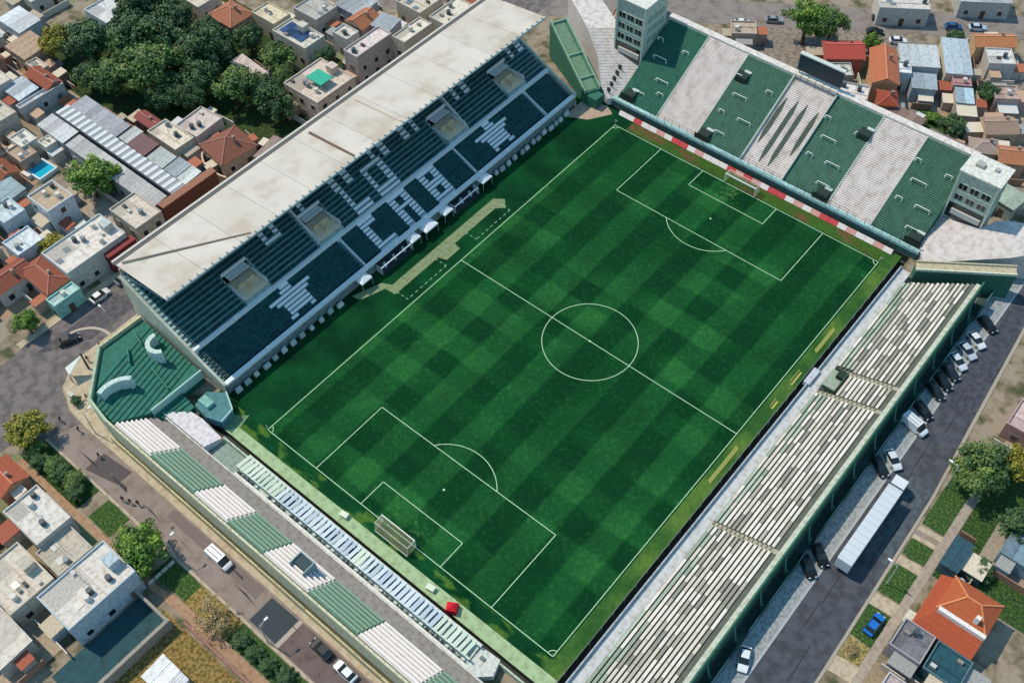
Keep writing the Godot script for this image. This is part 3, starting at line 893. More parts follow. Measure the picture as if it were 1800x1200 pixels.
func boxes_row() -> void:
	# the row of boxes in front: a pale deck, slatted shade over it, a row of seats behind
	var t := thing("box_row", "long low row of pale slatted boxes between the trench and the striped terrace", "seating box", Vector3(-3, 0, 60.6))
	var s := Sh.new()
	s.slab(-26.4, 26.6, 0.0, 1.1, -2.0, 2.0)
	part("deck", s, mat(hexc("c3cfc3"), "stain", 0.12), t)
	s = Sh.new()
	s.slab(-26.6, 26.8, 2.35, 2.6, -2.05, -1.55, true)
	s.slab(-26.6, 26.8, 2.75, 2.95, 0.85, 1.15, true)
	part("beam", s, mat(hexc("d3dcd2"), "stain", 0.15), t)
	s = Sh.new()
	for k in 12:
		s.tube(Vector3(-26.4 + k * 4.82, 0.0, -1.8), Vector3(-26.4 + k * 4.82, 2.4, -1.8), 0.09, 0.09)
		s.tube(Vector3(-26.4 + k * 4.82, 1.1, 1.0), Vector3(-26.4 + k * 4.82, 2.8, 1.0), 0.09, 0.09)
	stuff(part("posts", s, mat(hexc("c5cfc8"), "grain", 0.2), t))
	var tones := [hexc("d9e6d4"), hexc("cfdccb"), hexc("c4d6c2")]
	var blues := [hexc("d3e0e8"), hexc("b9c9d8"), hexc("c8d7e2")]
	var x := -26.2
	while x < 26.3:
		var mid := x > -17 and x < 19.5 and not (x > 1.0 and x < 3.5)
		s = Sh.new()
		var w := rng.randf_range(0.56, 0.78)
		s.sloped(Vector3(0, 2.68, -1.9), Vector3(0, 3.05, 1.15), w, 0.08)
		var sl := part("slat", s, mat(blues[rng.randi() % 3] if mid else tones[rng.randi() % 3], "grain", 0.2, 0.7), t)
		sl.position.x = x
		if rng.randf() < (0.55 if mid else 0.12):
			s = Sh.new()
			s.slab(0, 0.5, 1.1, 2.1, -1.2, rng.randf_range(-0.2, 0.7))
			var cb := part("seat_block", s, mat([hexc("33485a"), hexc("4d6a86"), hexc("2a3540")][rng.randi() % 3], "", 0.1), t)
			cb.position.x = x + 0.3
		x += 1.0 + rng.randf_range(-0.05, 0.05)
	# seats along the back rail
	s = Sh.new()
	s.slab(-26.6, 26.8, 0.0, 1.6, 1.6, 2.05)
	part("back_rail", s, mat(hexc("dfe0dc"), "stain", 0.15), t)
	var sm := Sh.new()
	sm.slab(-0.24, 0.24, 0.0, 0.45, -0.24, 0.24)
	sm.slab(-0.24, 0.24, 0.45, 0.95, 0.16, 0.24)
	var shared := sm.mesh()
	for k in 48:
		if rng.randf() < 0.14:
			continue
		var se := part("seat", shared, mat([hexc("3c474a"), hexc("8c9694"), hexc("c9d1cc"), hexc("5d7068"), hexc("39424c")][rng.randi() % 5], "", 0.1), t)
		se.position = Vector3(-26.0 + k * 1.1, 1.1, 1.3)
	s = Sh.new()
	s.prism(pv([26.8, -2.0, 30.2, -2.2, 31.0, 0.4, 29.0, 2.2, 26.8, 2.1]), 0.0, 1.7)
	var cap := part("end_platform", s, mat(hexc("cbd0ca"), "stain", 0.15), t)
	s = Sh.new()
	s.slab(27.6, 28.4, 1.7, 2.0, -0.9, -0.3)
	part("hatch", s, mat(hexc("6b7672"), "", 0.1), cap)

# ---------------------------------------------------------------- north: the tall end terrace with the scoreboard
const NROWS := 48

func nz(i: float) -> float:
	return -58.2 - 19.2 * i / NROWS

func ny(i: float) -> float:
	return 1.7 + 10.6 * i / (NROWS - 1.0)

func north_stand() -> void:
	var t := thing("north_terrace", "tall terrace of green and white stripes behind the far goal with a scoreboard on top", "terrace", Vector3(0, 0, -66))
	var o := Vector3(0, 0, 66)
	var local := func(s: Sh) -> Sh:
		for k in s.v.size():
			s.v[k] += o
		return s
	var bounds := [-36.6, -26.0, -15.7, -4.0, 6.3, 17.2, 27.0, 37.2]
	var green := [mat(hexc("2c6a58"), "stain", 0.06, 0.85), mat(hexc("44705e"), "stain", 0.06, 0.85), mat(hexc("477262"), "stain", 0.06, 0.85), mat(hexc("406c5c"), "stain", 0.06, 0.85)]
	var white := mat(hexc("d3cbc7"), "stain", 0.05, 0.85)
	var blocks := []
	for k in 7:
		var s := Sh.new()
		s.stair(false, nz(0), nz(NROWS), NROWS, ny(0), ny(NROWS - 1), bounds[k], bounds[k + 1])
		blocks.append(part("terrace_block", local.call(s), white if k % 2 else green[k / 2], t))
	# coping along the top and the narrow white kerbs between the blocks
	var s := Sh.new()
	s.slab(-37.0, 37.6, 10.0, 12.9, nz(NROWS) - 1.7, nz(NROWS) - 0.01)
	part("coping", local.call(s), mat(hexc("d6d1cb"), "stain", 0.08), t)
	s = Sh.new()
	s.slab(-37.0, 37.6, 0, 10.0, nz(NROWS) - 1.2, nz(NROWS) - 0.6)
	part("back_wall", local.call(s), mat(hexc("a59d94"), "stain", 0.08), t)
	for k in 6:
		s = Sh.new()
		var b: float = bounds[k + 1]
		var tall := 0.75 if k == 2 or k == 3 else 0.2
		for i in NROWS:
			s.slab(b - 0.13, b + 0.13, ny(i) - 0.4, ny(i) + tall, nz(i + 1), nz(i))
		part("dividing_kerb", local.call(s), mat(hexc("cfd6cd"), "grain", 0.2), t)
	# dark painted bars on the middle block, pointed at both ends
	for a in [[-2.75, 12, 36], [-0.2, 4, 37], [2.0, 4, 37], [4.9, 13, 36]]:
		s = Sh.new()
		for i in range(a[1], a[2] + 1):
			var d := mini(i - a[1], a[2] - i)
			var w := minf(0.55, 0.14 + 0.07 * d)
			s.slab(a[0] - w, a[0] + w, ny(i), ny(i) + 0.015, nz(i + 1), nz(i))
			s.slab(a[0] - w, a[0] + w, ny(i) - 0.5, ny(i) + 0.012, nz(i), nz(i) + 0.015)
		part("painted_bar", local.call(s), mat(hexc("56645a"), "stain", 0.1), blocks[3])
	# white crush barriers
	for k in [0, 2, 4, 6]:
		var w: float = bounds[k + 1] - bounds[k]
		for a in [[0.2, 13, 3.2], [0.72, 17, 1.3], [0.14, 8.3, 1.2] if k != 0 else [0.75, 5, 1.4], [0.55, 8, 3.0], [0.62, 3.4, 2.8] if k > 2 else [0.3, 3, 2.2], [0.05, 17.6, 1.2]]:
			s = Sh.new()
			var i: float = floorf(a[1] * 2.0)
			var x: float = bounds[k] + w * a[0]
			var y := ny(i); var z := nz(i) - 0.3
			var x1: float = minf(x + a[2], bounds[k + 1] - 0.3)
			s.tube(Vector3(x, y + 1.05, z), Vector3(x1, y + 1.05, z), 0.09, 0.09)
			s.tube(Vector3(x, y, z), Vector3(x, y + 1.05, z), 0.08, 0.08)
			s.tube(Vector3(x1, y, z), Vector3(x1, y + 1.05, z), 0.08, 0.08)
			s.tube(Vector3(x, y + 1.05, z), Vector3(x - 0.1, y + 0.9, z + 0.75), 0.07, 0.07)
			part("crush_barrier", local.call(s), mat(hexc("dfe6de"), "", 0.1), blocks[k])
	# stair mouths: dark holes with a pale hood
	for a in [[-35.6, 1, 0], [-15.2, 0, 2], [14.0, 0, 4], [34.6, 1, 6], [-15.2, 33, 2], [14.6, 33, 4]]:
		s = Sh.new()
		var x: float = a[0]; var i: int = a[1]
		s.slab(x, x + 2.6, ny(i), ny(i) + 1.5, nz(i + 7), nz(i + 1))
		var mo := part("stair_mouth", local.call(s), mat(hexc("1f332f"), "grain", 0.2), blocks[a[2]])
		s = Sh.new()
		s.slab(x + 1.0, x + 2.6, ny(i) + 1.5, ny(i) + 1.75, nz(i + 7) - 0.3, nz(i + 7) + 0.4)
		part("hood", local.call(s), mat(hexc("c9d3cc"), "grain", 0.2), mo)
		if i < 3:
			s = Sh.new()
			for e in 5:
				s.tube(Vector3(x - 0.3 + e * 0.8, ny(i), nz(i) + 0.1), Vector3(x - 0.3 + e * 0.8, ny(i) + 2.2, nz(i) + 0.1), 0.06, 0.06, 4)
			s.slab(x - 0.4, x + 3.2, ny(i) + 0.3, ny(i) + 1.9, nz(i) + 0.14, nz(i) + 0.2)
			part("gate_mesh", local.call(s), mat(hexc("17231f"), "", 0.1), mo)
	# front wall, rail and dark fence over the trench
	s = Sh.new()
	s.slab(-37.6, 38.2, 0.0, 1.5, -58.15, -57.45)
	part("front_wall", local.call(s), mat(hexc("3f625c"), "stain", 0.1), t)
	s = Sh.new()
	s.slab(-37.6, 38.2, 1.5, 2.2, -58.3, -57.4)
	part("front_parapet", local.call(s), mat(hexc("a4cccb"), "stain", 0.1), t)
	for k in 38:
		if k % 9 == 4 or k < 5:
			continue
		s = Sh.new()
		var x := -37.0 + k * 1.97
		s.tube(Vector3(x, 2.25, -57.6), Vector3(x, 4.0, -57.6), 0.05, 0.05, 4)
		s.tube(Vector3(x, 3.9, -57.6), Vector3(x + 1.97, 3.9, -57.6), 0.045, 0.045, 4)
		s.tube(Vector3(x, 3.1, -57.6), Vector3(x + 1.97, 3.1, -57.6), 0.045, 0.045, 4)
		part("fence_bay", local.call(s), mat(hexc("27332f"), "", 0.1), t)
	# scoreboard
	var b := thing("scoreboard", "dark rectangular scoreboard on posts above the striped end terrace", "scoreboard", Vector3(1.0, 12.9, -78.2))
	s = Sh.new()
	s.slab(-5.2, 5.2, 0.9, 4.9, -0.45, 0.2, true)
	part("housing", s, mat(hexc("4a5a5c"), "grain", 0.2), b)
	s = Sh.new()
	s.slab(-4.95, 4.95, 1.1, 4.7, 0.2, 0.26)
	var scr := part("display", s, mat(hexc("2f3d47"), "grain", 0.4, 0.35), b)
	s = Sh.new()
	for k in 9:
		s.slab(-4.95, 4.95, 1.5 + k * 0.36, 1.53 + k * 0.36, 0.26, 0.28)
	part("display_joint", s, mat(hexc("263039"), "", 0.1), scr)
	for x in [-4.6, -1.5, 1.5, 4.6]:
		s = Sh.new()
		s.tube(Vector3(x, -0.02, -0.1), Vector3(x, 0.95, -0.1), 0.18, 0.18)
		part("post", s, mat(hexc("b5bdb8"), "", 0.1), b)
	s = Sh.new()
	s.slab(-5.3, 5.3, 4.9, 5.15, -0.7, 0.35, true)
	part("top_gantry", s, mat(hexc("c8d2cc"), "grain", 0.2), b)
	s = Sh.new()
	for k in 6:
		s.slab(-4.9 + k * 1.75, -3.6 + k * 1.75, 0.0, 0.7, 0.8, 1.5)
	part("plinth", s, mat(hexc("d8d4cc"), "stain", 0.2), b)

func window_rows(parent: Node, x0: float, x1: float, z: float, ys: Array, spots: Array, w: float, h: float) -> void:
	for y in ys:
		for u in spots:
			var s := Sh.new()
			var x := lerpf(x0, x1, u)
			s.slab(x - w / 2 - 0.12, x + w / 2 + 0.12, y - 0.15, y + h + 0.15, z, z + 0.1)
			var f := part("window", s, mat(hexc("cfd8c6"), "grain", 0.3), parent)
			s = Sh.new()
			s.slab(x - w / 2, x + w / 2, y, y + h, z + 0.1, z + 0.13)
			part("pane", s, glass_mat(), f)
			s = Sh.new()
			s.slab(x - 0.05, x + 0.05, y, y + h, z + 0.13, z + 0.16)
			part("mullion", s, mat(hexc("a8b5a5"), "", 0.1), f)

func corner_tower(label: String, x0: float, x1: float, z0: float, z1: float, h: float, base: float) -> void:
	var t := thing("corner_tower", label, "tower", Vector3((x0 + x1) / 2, 0, (z0 + z1) / 2), 0, "corner towers")
	var w := (x1 - x0) / 2; var d := (z1 - z0) / 2
	var wall := mat(hexc("b4c2b4"), "stain", 0.12)
	var s := Sh.new()
	s.slab(-w, w, 0, h, -d, d)
	part("wall", s, wall, t)
	s = Sh.new()
	s.slab(-w - 0.3, w + 0.3, h, h + 0.35, -d - 0.3, d + 0.3, true)
	var r := part("roof", s, mat(hexc("d8dad2"), "stain", 0.12), t)
	s = Sh.new()
	s.slab(-w * 0.6, -w * 0.2, h + 0.35, h + 1.0, -d * 0.3, d * 0.2)
	part("roof_unit", s, mat(hexc("a9aca4"), "grain", 0.3), r)
	s = Sh.new()
	s.slab(w * 0.3, w * 0.5, h + 0.35, h + 0.8, -d * 0.4, -d * 0.1)
	part("roof_unit", s, mat(hexc("a9aca4"), "grain", 0.3), r)
	# floor bands
	var ys := []
	var y := base + 4.6
	while y < h - 2.0:
		s = Sh.new()
		s.slab(-w - 0.06, w + 0.06, y - 0.75, y - 0.45, -d - 0.06, d + 0.12, true)
		part("floor_band", s, mat(hexc("c9d6c8"), "grain", 0.3), t)
		ys.append(y)
		y += 2.75
	window_rows(t, -w, w, d, ys, [0.2, 0.5, 0.8], 1.7, 1.3)
	# louvred side
	for yy in ys:
		for k in 3:
			s = Sh.new()
			s.slab(w, w + 0.12, yy, yy + 1.3, -d * 0.7 + k * d * 0.5, -d * 0.35 + k * d * 0.5)
			part("louvre", s, mat(hexc("8fa89a"), "grain", 0.3), t)
	# glazed gallery low on the front with a pale screen in it
	s = Sh.new()
	s.slab(-w + 0.1, w - 0.1, base - 0.2, base + 3.4, d, d + 0.12)
	var gal := part("gallery", s, glass_mat(), t)
	s = Sh.new()
	s.slab(-w + 1.2, w - 0.6, base + 1.1, base + 2.3, d + 0.12, d + 0.5)
	part("screen", s, mat(hexc("c2c2be"), "stain", 0.3), gal)
	s = Sh.new()
	for x in [-w + 0.05, w - 0.05]:
		s.slab(x - 0.2, x + 0.2, 0, h, d + 0.02, d + 0.25)
	part("pilasters", s, mat(hexc("c3d0c2"), "grain", 0.3), t)

func north_corners() -> void:
	corner_tower("tall pale tower of many windows at the upper corner behind the grandstand's far end", -44.6, -37.1, -76.5, -67.6, 20.0, 5.4)
	corner_tower("shorter pale tower with flat white roof at the right hand far corner", 37.4, 45.2, -74.2, -68.2, 16.0, 4.6)
	# pale corner terraces
	var pale := mat(hexc("cfcac8"), "stain", 0.07)
	var a := thing("corner_terrace", "smooth white corner terrace below the tall window tower at the far left", "terrace", Vector3(-46, 0, -64))
	var s := clipped_steps(pv([-38.2, -56.8, -36.75, -58.3, -36.75, -67.5, -44.7, -67.5, -45.0, -71.5, -60.0, -80.5, -64.0, -75.0, -46.0, -63.2, -41.0, -58.0]), Vector2(-38.2, -57.0), Vector2(-0.62, -0.78).normalized(), 0.36, 48, 1.9, 0.14)
	for k in s.v.size():
		s.v[k] -= Vector3(-46, 0, -64)
	part("steps", s, pale, a)
	var b := thing("corner_terrace", "smooth white corner terrace at the far right beside the bench stand", "terrace", Vector3(45, 0, -64))
	s = clipped_steps(pv([38.2, -58.2, 37.3, -60.0, 37.3, -68.0, 45.3, -68.0, 47.0, -71.0, 62.0, -78.0, 64.0, -72.0, 53.0, -63.5, 40.2, -56.0]), Vector2(38.5, -57.5), Vector2(0.7, -0.71).normalized(), 0.4, 44, 1.9, 0.11)
	for k in s.v.size():
		s.v[k] -= Vector3(45, 0, -64)
	part("steps", s, pale, b)
	# green sloping ramp block at the far left, joining the grandstand to the corner
	var g := thing("ramp_block", "long green covered ramp running diagonally from the grandstand's far end to the pitch corner", "ramp", Vector3(-41.5, 0, -55.6))
	var p0 := Vector3(-0.2, 3.0, 0.0); var p1 := Vector3(-17.2, 9.5, -8.6)
	s = Sh.new()
	s.sloped(p0, p1, 4.2, 12.0)
	for k in s.v.size():
		s.v[k].y = maxf(s.v[k].y, 0.0)
	part("ramp_wall", s, mat(hexc("33705c"), "stain", 0.1), g)
	s = Sh.new()
	s.sloped(p0.lerp(p1, 0.02) + Vector3(0, 0.1, 0), p1 + Vector3(0, 0.1, 0), 2.6, 0.14)
	part("ramp_deck", s, mat(hexc("6f8f74"), "stain", 0.1), g)
	var sd := Vector3(p1.x - p0.x, 0, p1.z - p0.z).normalized().cross(Vector3.UP)
	for q in [-1, 1]:
		s = Sh.new()
		s.sloped(p0 + sd * 1.9 * q + Vector3(0, 0.8, 0), p1 + sd * 1.9 * q + Vector3(0, 0.8, 0), 0.3, 0.9)
		part("side_parapet", s, mat(hexc("8fb59a"), "stain", 0.1), g)
	for u in [0.18, 0.5, 0.97]:
		s = Sh.new()
		var c := p0.lerp(p1, u) + Vector3(0, 0.55, 0)
		s.sloped(c - sd * 1.9, c + sd * 1.9, 0.25, 0.5)
		part("cross_rail", s, mat(hexc("8fb59a"), "grain", 0.2), g)
	s = Sh.new()
	s.slab(-0.6, 2.2, 0, 2.6, -1.2, 1.8)
	part("end_room", s, mat(hexc("2a6a58"), "stain", 0.1), g)
	for k in 5:
		var f := Sh.new()
		f.tube(Vector3(0, 0, 0), Vector3(0, 2.4, 0), 0.09, 0.09)
		f.slab(-0.5, 0.5, 1.1, 2.2, -0.06, 0.06, true)
		var fp := part("fence_panel", f, mat(hexc("3a4a48"), "", 0.1), g)
		fp.position = Vector3(2.6 - k * 0.35, 1.6 + k * 0.5, -2.4 - k * 1.5)
	# diagonal end wall between the far right corner and the bench stand
	var e := thing("end_wall", "beige topped diagonal wall with green face closing the bench stand's far end", "wall", Vector3(46, 0, -57))
	s = Sh.new()
	s.sloped(Vector3(-6.4, 3.2, 4.2), Vector3(9.6, 6.4, -3.4), 2.4, 9.0)
	for k in s.v.size():
		s.v[k].y = maxf(s.v[k].y, 0.0)
	part("wall", s, mat(hexc("2b6a56"), "stain", 0.1), e)
	s = Sh.new()
	s.sloped(Vector3(-6.4, 3.32, 4.2), Vector3(9.6, 6.52, -3.4), 2.1, 0.12)
	part("top_walk", s, mat(hexc("b3ab90"), "stain", 0.1), e)
	for q in [[1.1, "cfd8c2"], [-1.1, "b9b49c"]]:
		s = Sh.new()
		var dd: Vector3 = Vector3(0.43, 0, 0.9) * q[0]
		s.sloped(Vector3(-6.4, 3.75, 4.2) + dd, Vector3(9.6, 6.95, -3.4) + dd, 0.28, 0.6)
		part("parapet", s, mat(hexc(q[1]), "stain", 0.15), e)

# ---------------------------------------------------------------- east: the open bench stand
func east_stand() -> void:
	var t := thing("bench_stand", "open stand of long cream plank benches on the right side of the field", "stand", Vector3(45, 0, 0))
	var o := Vector3(-45, 0, 0)
	var local := func(s: Sh) -> Sh:
		for k in s.v.size():
			s.v[k] += o
		return s
	var rows := 15
	var tread := 0.78
	var xf := 39.3
	var z1 := 57.4
	var s := Sh.new()
	for i in rows:
		var x := xf + tread * i; var y := 1.7 + 3.9 * i / (rows - 1.0)
		var zn := -49.0 - (x - 39.0) * 0.38
		var yl := 0.0 if i == 0 else 1.7 + 3.9 * (i - 1) / (rows - 1.0)
		s.quad(Vector3(x, y, zn), Vector3(x + tread, y, zn), Vector3(x + tread, y, z1), Vector3(x, y, z1), Vector3.UP)
		s.quad(Vector3(x, yl, zn), Vector3(x, y, zn), Vector3(x, y, z1), Vector3(x, yl, z1), Vector3.LEFT)
	part("steps", local.call(s), mat(hexc("5f6459"), "stain", 0.1, 0.9), t)
	# planks
	var cream := [hexc("ece6d8"), hexc("e0d9ca"), hexc("ebe5d8"), hexc("d8d1bf")]
	var worn := [hexc("b5b0a0"), hexc("a5a292"), hexc("bdb8a8"), hexc("96968a")]
	var greenish := [hexc("a9b8a2"), hexc("98a893"), hexc("b7c4b0")]
	var made := 0
	var restm := Sh.new()
	var planks := []
	for i in rows - 1:
		var z := z1 - rng.randf_range(0, 2.0)
		var x := xf + tread * i + 0.12; var y := 1.7 + 3.9 * i / (rows - 1.0)
		var zn := -49.0 - (x - 39.0) * 0.38 + 0.4
		while z > zn + 0.5:
			var l := rng.randf_range(1.4, 4.2)
			var ze := maxf(z - l, zn)
			var gap := false
			for a in [-16.1, -22.4, 18.0]:
				if z > a and ze < a + 0.9:
					if z > a + 1.2:
						ze = a + 0.9
					else:
						z = a - 0.05
						gap = true
			if x < 42.2 and z > -22.5 and ze < -15.6:      # the stair mouth
				z = minf(z, -22.5) if z < -15.6 else z
				if z > -15.6:
					ze = maxf(ze, -15.5)
				gap = gap or z - ze < 0.2
				if gap:
					z -= 0.5
			if gap:
				continue
			planks.append([x, y, z, ze, i])
			z = ze - 0.03
	planks.sort_custom(func(a, b): return a[2] > b[2])
	for p in planks:
		var u := rng.randf()
		var c: Color
		if p[4] < 3:
			c = greenish[rng.randi() % 3] if u < 0.6 else cream[rng.randi() % 4]
		else:
			c = cream[rng.randi() % 4] if u < 0.66 else worn[rng.randi() % 4]
		var sh := Sh.new()
		sh.slab(p[0], p[0] + 0.47, p[1] + 0.3, p[1] + 0.38, p[3], p[2] - 0.02, true)
		if p[2] > 45.0 or made >= 300:
			restm.col = c.srgb_to_linear()
			restm.slab(p[0], p[0] + 0.47, p[1] + 0.3, p[1] + 0.38, p[3], p[2] - 0.02, true)
		else:
			made += 1
			part("bench_plank", local.call(sh), mat(c, "grain", 0.25, 0.85), t)
	stuff(part("bench_planks", local.call(restm), vmat("grain", 0.25, 0.85), t))
	# bench legs under every row
	s = Sh.new()
	for i in rows - 1:
		var y := 1.7 + 3.9 * i / (rows - 1.0); var x := xf + tread * i
		s.slab(x + 0.26, x + 0.38, y, y + 0.3, -48.5 - (x - 39.0) * 0.38, z1)
	part("bench_supports", local.call(s), mat(hexc("5c6258"), "grain", 0.2), t)
	# aisles
	for a in [-16.1, -22.4, 18.0]:
		s = Sh.new()
		for i in rows:
			var y := 1.7 + 3.9 * i / (rows - 1.0); var x := xf + tread * i
			s.slab(x, x + tread, y - 0.2, y + 0.05, a, a + 0.85)
			s.slab(x + 0.39, x + tread, y - 0.2, y + 0.2, a, a + 0.85)
		part("aisle", local.call(s), mat(hexc("aea892"), "stain", 0.15), t)
	# stair mouth cut into the front rows
	s = Sh.new()
	s.slab(39.3, 42.0, 0.0, 2.62, -21.4, -16.6)
	var mo := part("stair_mouth", local.call(s), mat(hexc("9aa898"), "stain", 0.15), t)
	s = Sh.new()
	s.slab(42.0, 42.25, 2.4, 3.6, -21.5, -16.4)
	s.slab(39.6, 42.0, 2.6, 3.3, -16.6, -16.35)
	s.slab(39.6, 42.0, 2.6, 3.3, -21.65, -21.4)
	part("side_wall", local.call(s), mat(hexc("38503f"), "stain", 0.15), mo)
	s = Sh.new()
	s.slab(40.6, 42.0, 2.62, 3.6, -21.3, -19.7)
	part("stair_hood", local.call(s), mat(hexc("22332a"), "grain", 0.2), mo)
	# front walk, kerb and rail over the trench
	s = Sh.new()
	s.slab(37.0, 39.3, 0.0, 1.25, -52.5, z1)
	part("front_walk", local.call(s), mat(hexc("c5c8c9"), "stain", 0.07), t)
	s = Sh.new()
	s.slab(37.0, 37.25, 1.25, 1.9, -52.5, z1)
	part("front_kerb", local.call(s), mat(hexc("a9b0b6"), "stain", 0.1), t)
	s = Sh.new()
	s.slab(36.4, 37.6, 1.0, 1.95, -20.0, -16.0)
	part("bridge_head", local.call(s), mat(hexc("bfc3cc"), "stain", 0.1), t)
	for k in 40:
		var zz := 72.0 - k * 3.1
		s = Sh.new()
		s.tube(Vector3(35.85, -1.7, zz), Vector3(35.85, 1.2, zz), 0.06, 0.06, 4)
		s.tube(Vector3(35.85, 1.15, zz), Vector3(35.85, 1.15, zz - 3.1), 0.05, 0.05, 4)
		if zz < 57.0 and zz > -54.0:
			part("trench_rail", local.call(s), mat(hexc("7c8487"), "", 0.1), t)
	# back walk, parapet and green outer wall
	s = Sh.new()
	s.slab(51.0, 51.8, 0.0, 5.8, -53.6, z1)
	part("back_walk", local.call(s), mat(hexc("c3c9b8"), "stain", 0.1), t)
	s = Sh.new()
	s.slab(51.8, 52.1, 0.0, 6.1, -54.5, z1)
	part("outer_wall", local.call(s), mat(hexc("2f6a57"), "stain", 0.1), t)
	for k in 15:
		s = Sh.new()
		var zz := 55.0 - k * 7.4
		s.tube(Vector3(52.15, 5.8, zz), Vector3(53.4, 0.0, zz), 0.16, 0.16, 4)
		s.tube(Vector3(53.4, 0.0, zz), Vector3(53.4, 2.0, zz), 0.1, 0.1, 4)
		part("buttress", local.call(s), mat(hexc("3f8070"), "", 0.1), t)
	var f := thing("street_fence", "low pale blue fence along the foot of the bench stand beside the parked cars", "fence", Vector3(53.9, 0, 0))
	for k in 44:
		s = Sh.new()
		var zz := 62.0 - k * 2.9
		if k % 7 == 3:
			continue
		s.tube(Vector3(0, 0, zz), Vector3(0, 1.7, zz), 0.05, 0.05, 4)
		s.tube(Vector3(0, 1.65, zz), Vector3(0, 1.65, zz - 2.9), 0.06, 0.06, 4)
		s.slab(-0.02, 0.02, 0.2, 1.6, zz - 2.85, zz - 0.05)
		part("fence_panel", s, mat(hexc("6fa3a0") if k % 3 else hexc("2f6a62"), "stain", 0.2), f)

# ---------------------------------------------------------------- goals and pitch side
func goals() -> void:
	for q in [1, -1]:
		var t := thing("goal", "white goal with pale netting at the near end, by the row of boxes" if q > 0 else "white goal at the far end, in front of the red and white boards", "goal", Vector3(0, 0, 52.365 * q), 0.0 if q > 0 else PI, "goals")
		var wm := mat(hexc("f2f2ec"), "", 0.1, 0.5)
		for x in [-3.72, 3.72]:
			var s := Sh.new()
			s.tube(Vector3(x, 0, 0), Vector3(x, 2.5, 0), 0.09, 0.09, 8)
			part("post", s, wm, t)
		var s := Sh.new()
		s.tube(Vector3(-3.78, 2.5, 0), Vector3(3.78, 2.5, 0), 0.09, 0.09, 8)
		part("crossbar", s, wm, t)
		s = Sh.new()
		for x in [-3.72, 3.72]:
			s.tube(Vector3(x, 2.5, 0.05), Vector3(x, 2.3, 1.7), 0.05, 0.05, 4)
			s.tube(Vector3(x, 2.3, 1.7), Vector3(x, 0, 2.1), 0.05, 0.05, 4)
		s.tube(Vector3(-3.72, 0.05, 2.1), Vector3(3.72, 0.05, 2.1), 0.05, 0.05, 4)
		s.tube(Vector3(-3.72, 2.3, 1.7), Vector3(3.72, 2.3, 1.7), 0.04, 0.04, 4)
		part("net_frame", s, wm, t)
		s = Sh.new()
		var r := 0.016
		for k in 31:
			var x := -3.72 + 7.44 * k / 30
			s.tube(Vector3(x, 2.48, 0.05), Vector3(x, 2.28, 1.7), r, r, 3)
			s.tube(Vector3(x, 2.28, 1.7), Vector3(x, 0.02, 2.08), r, r, 3)
		for k in 8:
			var u := k / 7.0
			s.tube(Vector3(-3.72, 2.48 - 0.2 * u, 1.65 * u + 0.05), Vector3(3.72, 2.48 - 0.2 * u, 1.65 * u + 0.05), r, r, 3)
		for k in 9:
			var u := k / 8.0
			s.tube(Vector3(-3.72, 2.28 * (1 - u), 1.7 + 0.38 * u), Vector3(3.72, 2.28 * (1 - u), 1.7 + 0.38 * u), r, r, 3)
			for x in [-3.72, 3.72]:
				s.tube(Vector3(x, 2.4 * (1 - u), 0), Vector3(x, 2.28 * (1 - u), 1.7 + 0.38 * u), r, r, 3)
				s.tube(Vector3(x, 2.4, 0.2 + u * 1.5), Vector3(x, 0, 0.2 + u * 1.8), r, r, 3)
		part("net", s, mat(hexc("b5b48c"), "", 0.1), t)

